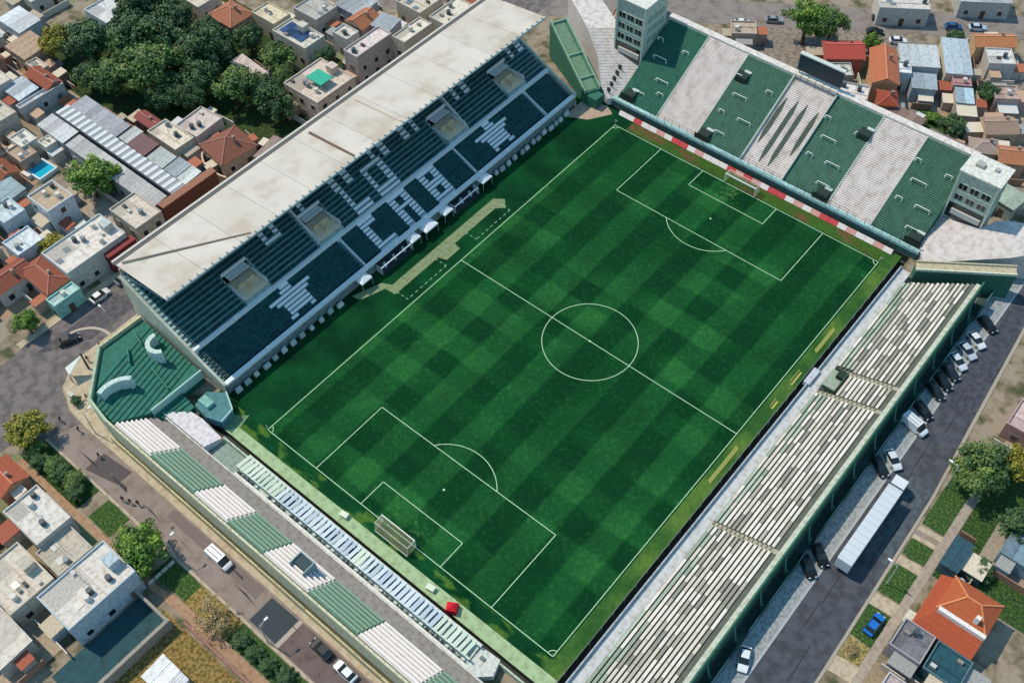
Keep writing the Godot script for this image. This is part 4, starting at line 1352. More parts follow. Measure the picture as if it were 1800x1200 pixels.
func pitch_side() -> void:
	# boards behind the far goal line
	var reds := {"r": hexc("d4494f"), "w": hexc("efe6e2"), "p": hexc("e0a49c"), "d": hexc("b8383e")}
	var seq := "wwrwwpwrrwpwwwrprpwrrwpwprrwpwwpw"
	var row := {}
	for k in seq.length():
		var s := Sh.new()
		s.box(Vector3(0, 0.5, 0), Vector3(2.0, 1.1, 0.07), Basis(Vector3.RIGHT, -0.6))
		var kind: String = {"r": "red", "w": "white", "p": "pale pink", "d": "dark red"}[seq[k]]
		row[kind] = row.get(kind, 0) + 1
		var nth: String = ["first", "second", "third", "fourth", "fifth", "sixth", "seventh", "eighth", "ninth", "tenth", "eleventh", "twelfth", "thirteenth", "fourteenth", "fifteenth", "sixteenth"][row[kind] - 1]
		var b := thing("advertising_board", "%s %s board from the left, along the line behind the far goal" % [nth, kind], "board", Vector3(-33.2 + k * 2.06, 0.0, -56.0), 0, "boards behind the far goal")
		part("panel", s, mat(reds[seq[k]], "stain", 0.4, 0.7), b)
		s = Sh.new()
		for x in [-0.8, 0.8]:
			s.tube(Vector3(x, 0.85, -0.38), Vector3(x, 0.0, -0.5), 0.03, 0.03, 4)
			s.tube(Vector3(x, 0.12, 0.36), Vector3(x, 0.0, 0.36), 0.03, 0.03, 4)
		part("strut", s, mat(hexc("6b6b68"), "", 0.1), b)
	# dugouts
	for a in [[8.5, 8.8, "long dark covered team bench nearer the camera along the grandstand"], [-12.7, 7.4, "dark covered team bench farther from the camera along the grandstand"]]:
		var t := thing("team_bench", a[2], "team bench", Vector3(-43.0, 0, a[0]), 0, "team benches")
		var h: float = a[1] / 2
		var s := Sh.new()
		s.slab(-0.9, 1.0, 0.0, 0.12, -h, h)
		part("floor", s, mat(hexc("2b3538"), "grain", 0.3), t)
		s = Sh.new()
		s.slab(-0.9, -0.8, 0.12, 2.0, -h, h)
		s.sloped(Vector3(-0.85, 2.05, -h), Vector3(-0.85, 2.05, h), 0.3, 0.1)
		part("back_panel", s, mat(hexc("2a3a40"), "grain", 0.3, 0.4), t)
		s = Sh.new()
		s.slab(0.55, 0.8, 1.9, 2.05, -h, h, true)
		part("front_rail", s, mat(hexc("cdd6da"), "", 0.1), t)
		for q in [-1, 1]:
			s = Sh.new()
			s.slab(-0.9, 0.8, 0.12, 2.0, q * h - 0.06, q * h + 0.06)
			part("side_panel", s, mat(hexc("c3ced2"), "grain", 0.3), t)
		for k in int(a[1] / 0.9):
			s = Sh.new()
			s.slab(-0.6, 0.0, 0.12, 0.55, -0.3, 0.3)
			s.slab(-0.7, -0.55, 0.5, 1.25, -0.3, 0.3)
			var st := part("seat", s, mat([hexc("27323a"), hexc("b9c4cc"), hexc("39464e")][k % 3], "", 0.1), t)
			st.position.z = -h + 0.6 + k * 0.9
	# white awnings by the tunnel
	var nth := ["white awning nearest the camera at the foot of the grandstand", "white awning just past the near team bench", "largest white awning by the halfway line under the grandstand", "small white awning just before the far team bench", "white awning past the far team bench"]
	var sizes := [[2.2, 2.8], [2.2, 2.6], [2.8, 3.6], [2.2, 2.6], [2.2, 3.0]]
	var at := [17.2, 3.0, -1.4, -6.9, -19.2]
	for k in 5:
		var t := thing("awning", nth[k], "awning", Vector3(-43.1, 0, at[k]), 0, "awnings below the grandstand")
		var w: float = sizes[k][0] / 2; var d: float = sizes[k][1] / 2
		var s := Sh.new()
		var top := Vector3(0, 3.0, 0)
		var cs := [Vector3(-w, 2.3, -d), Vector3(w, 2.3, -d), Vector3(w, 2.3, d), Vector3(-w, 2.3, d)]
		for e in 4:
			s.tri(cs[e], cs[(e + 1) % 4], top, cs[e] + cs[(e + 1) % 4])
			s.quad(cs[e], cs[(e + 1) % 4], cs[(e + 1) % 4] - Vector3(0, 0.3, 0), cs[e] - Vector3(0, 0.3, 0), (cs[e] + cs[(e + 1) % 4]) * Vector3(1, 0, 1))
		part("canopy", s, mat(hexc("eef2f4"), "grain", 0.3), t)
		for c in cs:
			s = Sh.new()
			s.tube(Vector3(c.x * 0.96, 0, c.z * 0.96), Vector3(c.x * 0.96, 2.3, c.z * 0.96), 0.05, 0.05, 4)
			part("leg", s, mat(hexc("c5ccd0"), "", 0.1), t)
	# white barrier blocks along the foot of the wall
	var count := 0
	for r in [[50.0, 21.5], [-23.5, -49.0]]:
		var z: float = r[0]
		var inrow := 0
		while z > r[1]:
			var s := Sh.new()
			var l := rng.randf_range(0.8, 1.5); var hh := rng.randf_range(0.8, 1.2)
			s.slab(-0.35, 0.35, 0, hh * 0.55, -l / 2, l / 2)
			s.slab(-0.2, 0.2, hh * 0.55, hh, -l / 2 + 0.06, l / 2 - 0.06)
			var b := part(numbered("barrier_block"), s, mat([hexc("c9d6d2"), hexc("b5c6c0"), hexc("dbe3de")][count % 3], "stain", 0.4), self)
			b.position = Vector3(-43.3 + rng.randf_range(-0.1, 0.25), 0, z)
			var place: String = ["first", "second", "third", "fourth", "fifth", "sixth", "seventh", "eighth", "ninth", "tenth", "eleventh", "twelfth", "thirteenth", "fourteenth", "fifteenth", "sixteenth", "seventeenth", "eighteenth", "nineteenth", "twentieth"][mini(inrow, 19)]
			inrow += 1
			tag(b, "%s pale block along the grandstand's foot, counted from %s" % [place, "its near corner" if r[0] > 0 else "the far team bench"], "block", "pale blocks along the grandstand")
			count += 1
			z -= rng.randf_range(1.6, 2.6)
	# red banner pile and two white boxes on the near path
	var rt := thing("red_tent", "small bright red canopy on the pale path behind the near goal line", "canopy", Vector3(15.6, 0, 56.6), 0.5)
	var s := Sh.new()
	var cs := [Vector3(-0.9, 1.3, -0.7), Vector3(0.9, 1.2, -0.8), Vector3(0.8, 1.3, 0.8), Vector3(-0.9, 1.1, 0.7)]
	for e in 4:
		s.tri(cs[e], cs[(e + 1) % 4], Vector3(0.1, 1.9, 0), cs[e])
		s.quad(cs[e], cs[(e + 1) % 4], cs[(e + 1) % 4] * Vector3(1.1, 0, 1.1), cs[e] * Vector3(1.1, 0, 1.1), cs[e] + cs[(e + 1) % 4])
	part("canopy", s, mat(hexc("d8152a"), "grain", 0.4), rt)
	for a in [[-9.6, 55.8, "white equipment box on the path left of the near goal"], [10.6, 56.2, "white equipment box on the path right of the near goal"]]:
		s = Sh.new()
		s.slab(-0.7, 0.7, 0, 0.7, -0.45, 0.45)
		s.slab(-0.75, 0.75, 0.7, 0.8, -0.5, 0.5, true)
		var b := part(numbered("equipment_box"), s, mat(hexc("dfe6d2"), "grain", 0.4), self)
		b.position = Vector3(a[0], 0, a[1])
		b.rotation.y = 0.15
		tag(b, a[2], "box")
	# low yellow boards along the right touchline
	for a in [[-17.0, 3.6, "longest yellow ground board beside the right touchline"], [-9.5, 2.0, "short yellow ground board just past halfway beside the right touchline"], [-28.0, 7.0, "thin yellow ground board toward the far right corner"], [7.0, 9.0, "thin yellow ground board on the near half beside the right touchline"]]:
		s = Sh.new()
		var w := 0.45 if a[1] < 5 else 0.14
		s.box(Vector3(0, 0.35, 0), Vector3(0.06, 0.75, a[1]), Basis(Vector3.BACK, 0.5 if w > 0.2 else 0.9))
		s.slab(-0.05, w, 0, 0.1, -a[1] / 2, a[1] / 2)
		var b := part(numbered("ground_board"), s, mat(hexc("c6c468"), "stain", 0.4), self)
		b.position = Vector3(34.4, 0, a[0])
		tag(b, a[2], "board", "boards along the right touchline")
	# corner flags
	for a in [[-1, 1, "near left"], [1, 1, "near right"], [-1, -1, "far left"], [1, -1, "far right"]]:
		var t := thing("corner_flag", "thin corner flag at the %s corner of the field" % a[2], "flag", Vector3(32.75 * a[0], 0, 52.4 * a[1]), 0, "corner flags")
		s = Sh.new()
		s.tube(Vector3.ZERO, Vector3(0, 1.5, 0), 0.04, 0.03, 5)
		part("pole", s, mat(hexc("e8e8e0"), "", 0.1), t)
		s = Sh.new()
		s.box(Vector3(0.24, 1.33, 0), Vector3(0.45, 0.32, 0.015))
		part("cloth", s, mat(hexc("dfe4d0"), "", 0.1), t)

# ---------------------------------------------------------------- houses
# roofs: "flat" slab with parapets, "sheet" single slope of metal sheets, "gable" and "hip" of tiles
func house(called: String, label: String, x: float, z: float, w: float, d: float, h: float, roof: String, wall: String, top: String, turn := 0.0, extra := "") -> Node3D:
	var t := thing(called, label, "house" if called == "house" else called.replace("_", " "), Vector3(x, 0, z), deg_to_rad(turn), "houses around the ground")
	plots.append({"o": t, "x": x, "z": z, "w": w, "d": d, "h": h, "a": deg_to_rad(turn), "wall": wall})
	w /= 2; d /= 2
	var wm := mat(hexc(wall), "stain", 0.12, 0.9)
	var s := Sh.new()
	s.slab(-w, w, 0, h, -d, d)
	part("wall", s, wm, t)
	var rm: StandardMaterial3D
	if roof == "flat":
		rm = mat(hexc(top), "stain", 0.09, 0.9)
		s = Sh.new()
		s.slab(-w + 0.2, w - 0.2, h, h + 0.06, -d + 0.2, d - 0.2)
		var r := part("roof", s, rm, t)
		s = Sh.new()
		for e in [[-w, w, -d, -d + 0.2], [-w, w, d - 0.2, d], [-w, -w + 0.2, -d + 0.2, d - 0.2], [w - 0.2, w, -d + 0.2, d - 0.2]]:
			s.slab(e[0], e[1], h - 0.05, h + 0.45, e[2], e[3])
		part("parapet", s, mat(hexc(wall).lightened(0.12), "grain", 0.3), r)
		# roof clutter
		var k := int(w * d / 5.0) + 1
		for i in k:
			s = Sh.new()
			var px := rng.randf_range(-w + 1, w - 1); var pz := rng.randf_range(-d + 1, d - 1)
			var u := rng.randf()
			if u < 0.4:
				s.tube(Vector3(px, h + 0.05, pz), Vector3(px, h + 1.2, pz), 0.5, 0.5, 10)
				part("water_tank", s, mat([hexc("3d4a52"), hexc("c9c6bd"), hexc("7a8288")][rng.randi() % 3], "", 0.1, 0.6), r)
			elif u < 0.75:
				s.slab(px - 0.45, px + 0.45, h + 0.05, h + 0.6, pz - 0.3, pz + 0.3)
				part("roof_unit", s, mat([hexc("8c8880"), hexc("57544f"), hexc("cbc8c0")][rng.randi() % 3], "grain", 0.3), r)
			else:
				s.slab(px - 0.7, px + 0.7, h + 0.05, h + 0.16, pz - 0.6, pz + 0.6)
				part("skylight", s, mat(hexc("6e7b82"), "", 0.1, 0.3), r)
		s = Sh.new()
		var ax := rng.randf_range(-w * 0.6, w * 0.6)
		s.tube(Vector3(ax, h, 0), Vector3(ax, h + 2.6, 0), 0.04, 0.03, 4)
		s.tube(Vector3(ax - 0.6, h + 2.3, 0), Vector3(ax + 0.6, h + 2.3, 0), 0.03, 0.03, 4)
		part("aerial", s, mat(hexc("7d7d7a"), "", 0.1), r)
		s = Sh.new()
		var bz := rng.randf_range(-d * 0.3, d * 0.3)
		s.slab(-w + 0.2, w - 0.2, h + 0.06, h + 0.2, bz, bz + 0.16)
		part("roof_curb", s, mat(hexc(top).darkened(0.12), "grain", 0.3), r)
		s = Sh.new()
		s.slab(-w + 0.5, -w + 0.5 + w * rng.randf_range(0.4, 0.9), h + 0.06, h + 0.075, bz + 0.3, d - 0.4)
		part("roof_patch", s, mat(hexc(top).darkened(rng.randf_range(0.05, 0.2)), "stain", 0.2), r)
		if w * d > 18:
			s = Sh.new()
			s.slab(-w * 0.2, -w * 0.2 + 2.2, h + 0.05, h + 1.9, -d + 0.5, -d + 2.4)
			part("stair_head", s, wm, r)
	elif roof == "sheet":
		rm = mat(hexc(top), "stain", 0.1, 0.55, 0.1)
		var n := maxi(2, int(round(w * 2 / 2.2)))
		for i in n:
			s = Sh.new()
			var a := -w - 0.15 + (w * 2 + 0.3) * i / n + 0.03; var b := -w - 0.15 + (w * 2 + 0.3) * (i + 1) / n - 0.03
			var y0 := h + 0.5; var y1 := h + 0.12
			s.quad(Vector3(a, y0, -d - 0.15), Vector3(b, y0, -d - 0.15), Vector3(b, y1, d + 0.2), Vector3(a, y1, d + 0.2), Vector3.UP)
			s.quad(Vector3(a, y0 - 0.1, -d - 0.15), Vector3(b, y0 - 0.1, -d - 0.15), Vector3(b, y1 - 0.1, d + 0.2), Vector3(a, y1 - 0.1, d + 0.2), Vector3.DOWN)
			s.quad(Vector3(a, y1, d + 0.2), Vector3(b, y1, d + 0.2), Vector3(b, y1 - 0.1, d + 0.2), Vector3(a, y1 - 0.1, d + 0.2), Vector3.BACK)
			for e in [a, b]:
				s.quad(Vector3(e, y0, -d - 0.15), Vector3(e, y1, d + 0.2), Vector3(e, y1 - 0.1, d + 0.2), Vector3(e, y0 - 0.1, -d - 0.15), Vector3(1 if e == b else -1, 0, 0))
			# ribs pressed into the sheet
			var x0 := a + 0.2
			while x0 < b - 0.1:
				s.sloped(Vector3(x0, y0 + 0.05, -d - 0.15), Vector3(x0, y1 + 0.05, d + 0.2), 0.07, 0.05)
				x0 += 0.42
			var v := 1.0 + rng.randf_range(-0.12, 0.1)
			var hc := hexc(top)
			part("roof_sheet", s, mat(Color(minf(hc.r * v, 1), minf(hc.g * v, 1), minf(hc.b * v, 1)), "stain", 0.1, 0.55, 0.1), t)
	else:
		rm = mat(hexc(top), "tiles", 0.5, 0.9)
		s = Sh.new()
		var ov := 0.4
		var rise := minf(w, d) * 0.55
		var lx := w >= d     # ridge along the longer side
		var p := func(u: float, v: float, y: float) -> Vector3:
			return Vector3(u, y, v) if lx else Vector3(v, y, u)
		var L := (w if lx else d) + ov; var D := (d if lx else w) + ov
		var rl := L if roof == "gable" else maxf(L - D, 0.05)
		var e0: Vector3 = p.call(-L, -D, h); var e1: Vector3 = p.call(L, -D, h); var e2: Vector3 = p.call(L, D, h); var e3: Vector3 = p.call(-L, D, h)
		var r0: Vector3 = p.call(-rl, 0, h + rise); var r1: Vector3 = p.call(rl, 0, h + rise)
		s.quad(e0, e1, r1, r0, Vector3.UP)
		s.quad(e3, e2, r1, r0, Vector3.UP)
		if roof == "hip":
			s.tri(e0, e3, r0, Vector3.UP)
			s.tri(e1, e2, r1, Vector3.UP)
		else:
			var g := Sh.new()
			g.tri(e0, e3, r0 - Vector3(0, 0.15, 0), r0 - r1)
			part("gable", g, wm, t)
			g = Sh.new()
			g.tri(e1, e2, r1 - Vector3(0, 0.15, 0), r1 - r0)
			part("gable", g, wm, t)
		s.quad(e0 - Vector3(0, 0.02, 0), e1 - Vector3(0, 0.02, 0), e2 - Vector3(0, 0.02, 0), e3 - Vector3(0, 0.02, 0), Vector3.DOWN)
		var r := part("roof", s, rm, t)
		s = Sh.new()
		s.sloped(r0 + Vector3(0, 0.08, 0), r1 + Vector3(0, 0.08, 0), 0.3, 0.2)
		if roof == "hip":
			for e in [[e0, r0], [e3, r0], [e1, r1], [e2, r1]]:
				s.sloped(e[0] + Vector3(0, 0.1, 0), e[1] + Vector3(0, 0.1, 0), 0.22, 0.15)
		part("ridge", s, mat(hexc(top).lightened(0.15), "grain", 0.3), r)
		s = Sh.new()
		s.slab(w * 0.3, w * 0.3 + 0.6, h, h + rise + 0.7, -d * 0.3, -d * 0.3 + 0.6)
		part("chimney", s, mat(hexc("a08a78"), "grain", 0.3), r)
	# windows and doors on the two sides that can be seen from the ground's side
	if h > 2.8:
		var fl := maxi(1, int(h / 3.0))
		for f in fl:
			var y := 1.0 + f * 3.0
			if y + 1.2 > h - 0.15:
				continue
			var n := maxi(1, int(w * 2 / 3.2))
			for i in n:
				var u := -w + w * 2 * (i + 0.5) / n
				opening(t, Vector3(u, y, d), 0.0, f == 0 and i == n / 2)
			n = maxi(1, int(d * 2 / 3.2))
			for i in n:
				opening(t, Vector3(w, y, -d + d * 2 * (i + 0.5) / n), PI / 2, f == 0 and i == 0)
	return t

func opening(t: Node3D, at: Vector3, turn: float, door: bool) -> void:
	if not mats.has("win_mesh"):
		var s := Sh.new()
		s.slab(-0.62, 0.62, -0.08, 1.28, 0.0, 0.07)
		var g := Sh.new()
		g.slab(-0.52, 0.52, 0.0, 1.2, 0.07, 0.09)
		var d := Sh.new()
		d.slab(-0.55, 0.55, -1.0, 1.15, 0.0, 0.08)
		mats["win_mesh"] = s.mesh()
		mats["pane_mesh"] = g.mesh()
		mats["door_mesh"] = d.mesh()
	if door:
		var o := part("door", mats["door_mesh"], mat([hexc("5b4636"), hexc("3c4a44"), hexc("7c7468")][rng.randi() % 3], "grain", 0.3), t)
		o.position = at
		o.rotation.y = turn
		return
	var f := part("window", mats["win_mesh"], mat([hexc("c9c4ba"), hexc("8a857c"), hexc("dcd9d2")][rng.randi() % 3], "", 0.1), t)
	f.position = at
	f.rotation.y = turn
	part("pane", mats["pane_mesh"], glass_mat(), f)

var plots := []

func room_at(x: float, z: float, r: float, own: Dictionary) -> bool:
	var ok := (x < -85.4 - r) or (z > 86.0 + r and x < -25.5 - r) or (z < -86.0 - r and x > -30.0) or (x > 72.0 + r and z > -60.0 and z < 60.0)
	if not ok:
		return false
	if z < -86.0 and z < -86.0 - (x + 38.0) * 0.66 - 8.0 and x < 90.0 and z > -120.0 - (x + 38.0) * 0.66:
		return false
	if x < -112.0 and z < 15.0 and z > -28.0 and x > -160.0:
		return false
	for p in plots:
		if p == own:
			continue
		var q := Vector2(x - p.x, z - p.z).rotated(p.a)
		if absf(q.x) < p.w / 2 + r and absf(q.y) < p.d / 2 + r:
			return false
	return true

# lean-tos, yard walls and yard paving that fill the plots round the houses
func annexes() -> void:
	var tones := ["c4b8a2", "b0a594", "d6cbb6", "bf9f86", "9a9c9a", "cfd2d2", "b0694e", "a0573f", "dcd3c2"]
	var floors := ["b39c84", "9c9082", "94846c", "ab9a86", "7c8560", "a88a70"]
	var spots := []
	var n := 0
	for p in plots.duplicate():
		if p.o == null:
			continue
		var o: Node3D = p.o
		n += 1
		var s := Sh.new()
		s.prism(rect(-p.w / 2 - 2.2, p.w / 2 + 2.2, -p.d / 2 - 2.2, p.d / 2 + 2.2), 0, 0)
		for i in s.v.size():
			s.v[i].y = -0.028 + n * 0.0003
		var c := Vector2(p.x, p.z)
		if c.x < -88.0 - p.w / 2 or (c.y > 88.0 and c.x < -30.0) or (c.y < -90.0 and c.x > -20.0 and c.y > -118.0) or c.x > 76.0:
			part("yard_paving", s, mat(hexc(floors[rng.randi() % 6]), "stain", 0.2, 0.95), o)
		for k in 7:
			var side := rng.randi() % 4
			var aw := rng.randf_range(1.8, 4.2); var ad := rng.randf_range(1.8, 3.6); var ah := rng.randf_range(2.2, minf(3.2, p.h - 0.3))
			var l := Vector2(rng.randf_range(-p.w / 2 + aw / 2, maxf(p.w / 2 - aw / 2, -p.w / 2 + aw / 2 + 0.1)), rng.randf_range(-p.d / 2 + ad / 2, maxf(p.d / 2 - ad / 2, -p.d / 2 + ad / 2 + 0.1)))
			match side:
				0: l.x = p.w / 2 + aw / 2 + 0.01
				1: l.x = -p.w / 2 - aw / 2 - 0.01
				2: l.y = p.d / 2 + ad / 2 + 0.01
				3: l.y = -p.d / 2 - ad / 2 - 0.01
			var g := l.rotated(-p.a) + c
			if not room_at(g.x, g.y, maxf(aw, ad) * 0.5 + 0.1, p):
				continue
			var clash := false
			for e in spots:
				clash = clash or (Vector2(e.x, e.y) - g).length() < e.z + maxf(aw, ad) * 0.62
			if clash:
				continue
			spots.append(Vector3(g.x, g.y, maxf(aw, ad) * 0.62))
			s = Sh.new()
			s.slab(l.x - aw / 2, l.x + aw / 2, 0, ah, l.y - ad / 2, l.y + ad / 2)
			var an := part("annex", s, mat(hexc(p.wall).darkened(rng.randf_range(0.0, 0.15)), "stain", 0.2), o)
			s = Sh.new()
			var up := rng.randf_range(0.12, 0.4)
			s.quad(Vector3(l.x - aw / 2 - 0.1, ah + up, l.y - ad / 2 - 0.1), Vector3(l.x + aw / 2 + 0.1, ah + up, l.y - ad / 2 - 0.1), Vector3(l.x + aw / 2 + 0.1, ah + 0.06, l.y + ad / 2 + 0.15), Vector3(l.x - aw / 2 - 0.1, ah + 0.06, l.y + ad / 2 + 0.15), Vector3.UP)
			s.quad(Vector3(l.x - aw / 2 - 0.1, ah + 0.06, l.y + ad / 2 + 0.15), Vector3(l.x + aw / 2 + 0.1, ah + 0.06, l.y + ad / 2 + 0.15), Vector3(l.x + aw / 2 + 0.1, ah - 0.05, l.y + ad / 2 + 0.15), Vector3(l.x - aw / 2 - 0.1, ah - 0.05, l.y + ad / 2 + 0.15), Vector3.BACK)
			s.quad(Vector3(l.x + aw / 2 + 0.1, ah + up, l.y - ad / 2 - 0.1), Vector3(l.x + aw / 2 + 0.1, ah + 0.06, l.y + ad / 2 + 0.15), Vector3(l.x + aw / 2 + 0.1, ah - 0.05, l.y + ad / 2 + 0.15), Vector3(l.x + aw / 2 + 0.1, ah - 0.05, l.y - ad / 2 - 0.1), Vector3.RIGHT)
			part("annex_roof", s, mat(hexc(tones[rng.randi() % 9]), "stain", 0.25, 0.8), an)
		# yard walls on two sides
		for side in [0, 1, 2]:
			var len: float = (p.d if side == 0 else p.w) * rng.randf_range(0.7, 1.1)
			var l := Vector2(p.w / 2 + 2.3, 0) if side == 0 else Vector2(0, (p.d / 2 + 2.3) * (1 if side == 1 else -1))
			var g := l.rotated(-p.a) + c
			if not room_at(g.x, g.y, 0.6, p) or rng.randf() < 0.25:
				continue
			s = Sh.new()
			var wx: float = 0.1 if side == 0 else len / 2
			var wz: float = len / 2 if side == 0 else 0.1
			s.slab(l.x - wx, l.x + wx, 0, 1.7, l.y - wz, l.y + wz)
			part("yard_wall", s, mat(hexc(["c9c4b8", "b0a498", "d3cfc6", "a07a66"][rng.randi() % 4]), "stain", 0.3), o)

func houses_west() -> void:
	house("house", "beige box house with flat roof pressed against the grandstand's cream roof edge", -88.7, 36.0, 8.8, 6.4, 6.6, "flat", "b7ad9e", "cfc6b8")
	house("house", "large white flat roofed house by the street near the grandstand's near end", -90.4, 47.8, 8.6, 14.0, 5.6, "flat", "b9c3c2", "ddd5cd")
	house("house", "small turquoise fronted house on the street corner below the terracotta roof", -84.4, 57.8, 2.8, 6.0, 3.6, "flat", "86c4bd", "b5cfca")
	house("house", "terracotta hip roofed house at the left edge beside the turquoise front", -91.2, 57.2, 9.4, 5.0, 4.2, "hip", "cdb9a8", "a8604a")
	house("house", "terracotta wing facing the street corner at the left edge", -96.5, 62.0, 5.0, 8.0, 4.0, "gable", "c9c4ba", "a05a46")
	house("house", "pale two storey house with tan roof beside the round green tree at left", -106.5, 44.3, 7.2, 6.2, 6.0, "flat", "cdd5dc", "b9a78f")
	house("house", "low white house between the yellow tree and the left edge", -101.6, 54.8, 5.6, 6.0, 4.6, "flat", "bccbd4", "d6dde0")
	house("house", "white walled annex next to the tan roofed house at the left edge", -111.5, 52.0, 6.0, 5.0, 4.8, "flat", "b9cdd6", "c3d3d8")
	# the workshop row with its long ribbed skylight roof
	var sh := thing("workshop", "long narrow workshop whose white roof is ribbed with skylights", "workshop", Vector3(-108, 0, 26.0), 0, "houses around the ground")
	var s := Sh.new()
	s.slab(-20.5, 20.5, 0, 5.6, -1.55, 1.55)
	part("wall", s, mat(hexc("9aa0a4"), "stain", 0.1), sh)
	for k in 21:
		s = Sh.new()
		var a := -20.5 + k * 1.952
		s.slab(a + 0.02, a + 0.98, 5.6, 5.78, -1.7, 1.7, true)
		part("roof_sheet", s, mat(hexc("d8dadc"), "grain", 0.2, 0.6), sh)
		s = Sh.new()
		s.slab(a + 1.0, a + 1.93, 5.6, 5.68, -1.7, 1.7, true)
		part("skylight", s, mat(hexc("9ba1a3"), "grain", 0.2, 0.3), sh)
	s = Sh.new()
	s.slab(-20.6, 20.6, 5.3, 5.75, 1.72, 2.0, true)
	part("gutter", s, mat(hexc("3c4144"), "", 0.1), sh)
	house("shed", "square grey sheet roofed shed left of the ribbed skylight roof", -124.4, 30.3, 9.4, 4.0, 4.9, "sheet", "8f9294", "b9bdc0")
	house("shed", "long grey sheet roofed shed between the ribbed skylight roof and the round green tree", -103.8, 30.4, 30.0, 3.6, 4.7, "sheet", "a5a8a8", "b4b6b8")
	house("shed", "long lilac grey sheet roof on the wooded side of the ribbed skylight roof", -120.4, 21.8, 16.2, 4.0, 4.9, "sheet", "8e9497", "9a9fa8")
	house("shed", "small pale sheet roof between the lilac grey roof and the maroon roof", -110.1, 21.3, 3.0, 4.2, 4.7, "sheet", "9a9f9f", "bcc3c2")
	house("shed", "maroon sheet roofed shed beside the ribbed skylight roof", -105.6, 21.6, 5.8, 4.0, 4.8, "sheet", "6f5a5c", "6d4b52")
	house("shed", "pale grey sheet roof just past the maroon roof", -99.3, 21.6, 5.2, 3.8, 4.6, "sheet", "9aa1a1", "aab3b2")
	house("shed", "blue grey sheet roof second past the maroon roof", -94.1, 21.4, 3.7, 4.2, 4.7, "sheet", "8c959c", "9ba6b0")
	house("shed", "nearly white sheet roof nearest the brick wall by the grandstand", -90.2, 21.5, 2.8, 4.2, 4.8, "sheet", "b9c0c0", "cfd8d8")
	# brick walls beside the grandstand
	for a in [["brick_building", "brown brick building squeezed between the skylight roof and the grandstand roof", -86.6, 24.6, 1.8, 14.0, 5.8, "7f4634", "9a6a56"], ["brick_building", "dark red building end beside the large white flat roof", -85.2, 43.4, 1.6, 6.6, 4.6, "73292c", "8a3a3c"]]:
		var t := thing(a[0], a[1], "building", Vector3(a[2], 0, a[3]), 0, "houses around the ground")
		s = Sh.new()
		s.slab(-a[4] / 2, a[4] / 2, 0, a[6], -a[5] / 2, a[5] / 2)
		part("wall", s, mat(hexc(a[7]), "patchy", 0.15), t)
		s = Sh.new()
		s.slab(-a[4] / 2 - 0.05, a[4] / 2 + 0.05, a[6], a[6] + 0.2, -a[5] / 2 - 0.05, a[5] / 2 + 0.05, true)
		part("coping", s, mat(hexc(a[8]), "stain", 0.2), t)
	house("house", "brown hip roofed house near the grandstand with a curved garden wall", -91.7, 9.6, 8.4, 8.6, 4.2, "hip", "c3a893", "9a6250", -8.0)
	house("house", "cream flat roofed house between the maroon shed and the brown hip roof", -104.2, 15.4, 9.8, 5.2, 4.0, "flat", "d3c8b4", "dacfbd")
	house("house", "pinkish flat roofed house backing onto the wood near the brown hip roof", -102.4, 8.8, 6.8, 7.8, 4.2, "flat", "cbbfb4", "cdbfb8", 4.0)
	house("house", "small red roofed house at the edge of the wood above the maroon shed", -112.8, 15.0, 5.8, 2.6, 3.6, "gable", "b5857c", "a35a55")
	house("house", "pinkish brown sheet roofed lean-to right of the brown hip roof", -83.0, 4.0, 6.0, 7.0, 3.4, "sheet", "a8938c", "a58d88", 10.0)
	var cw := thing("garden_wall", "curved pale garden wall around the brown hip roofed house", "wall", Vector3(-88, 0, 14))
	for k in 9:
		s = Sh.new()
		var a0 := lerpf(0.0, 1.75, k / 9.0); var a1 := lerpf(0.0, 1.75, (k + 1) / 9.0)
		s.sloped(Vector3(sin(a0 + 2.6) * 7 - 2, 2.2, -cos(a0 + 2.6) * 4 - 2.0), Vector3(sin(a1 + 2.6) * 7 - 2, 2.2, -cos(a1 + 2.6) * 4 - 2.0), 0.4, 2.2)
		part("wall_panel", s, mat(hexc("d6bfa6"), "stain", 0.2), cw)
	# far left
	house("house", "white sheet roofed house in the top left corner", -165.5, 12.5, 9.0, 6.0, 4.8, "sheet", "c6cbd0", "d3d8dc")
	house("house", "tan sheet roofed house below the white roof in the top left corner", -155.5, 17.0, 8.0, 7.0, 4.6, "sheet", "c0a88f", "bfa288")
	house("house", "small cream flat roof beside the tan roof at the left edge", -148.5, 19.5, 5.0, 3.0, 3.8, "flat", "c9b8a4", "d2bfae")
	house("house", "terracotta gabled house by the yellow green tree at upper left", -143.2, 21.4, 8.4, 3.6, 4.0, "gable", "a9786a", "a85c46")
	house("house", "blue grey sheet roof at the left edge under the terracotta gable", -143.6, 27.2, 6.5, 5.2, 4.2, "sheet", "a9b3bd", "b9c4cc")
	house("shed", "narrow white roofed outbuilding running along the shaded garden at upper left", -139.0, 25.4, 1.8, 11.6, 3.6, "flat", "c3c6c6", "cdd0d0")
	house("house", "white flat roof nearest the left edge beside the swimming pool's tan roof", -129.0, 36.6, 5.0, 4.0, 3.8, "flat", "d3d2c8", "ddd9cd")
	house("house", "small white flat roof right beside the grey shed left of the pool", -124.0, 33.8, 3.2, 2.8, 3.7, "flat", "d6d3c6", "e0dccb")
	house("house", "tan flat roofed room directly behind the swimming pool", -126.0, 39.2, 5.6, 4.2, 3.4, "flat", "b59a84", "b8a28c")
	house("house", "brick red roofed house at the left edge in front of the swimming pool", -124.5, 45.6, 6.0, 5.0, 3.4, "gable", "b98a70", "9d5a40")
	house("house", "teal grey sheet roof below the swimming pool at the left edge", -118.0, 48.0, 6.0, 5.0, 3.6, "sheet", "93a9ae", "8fa9b0")
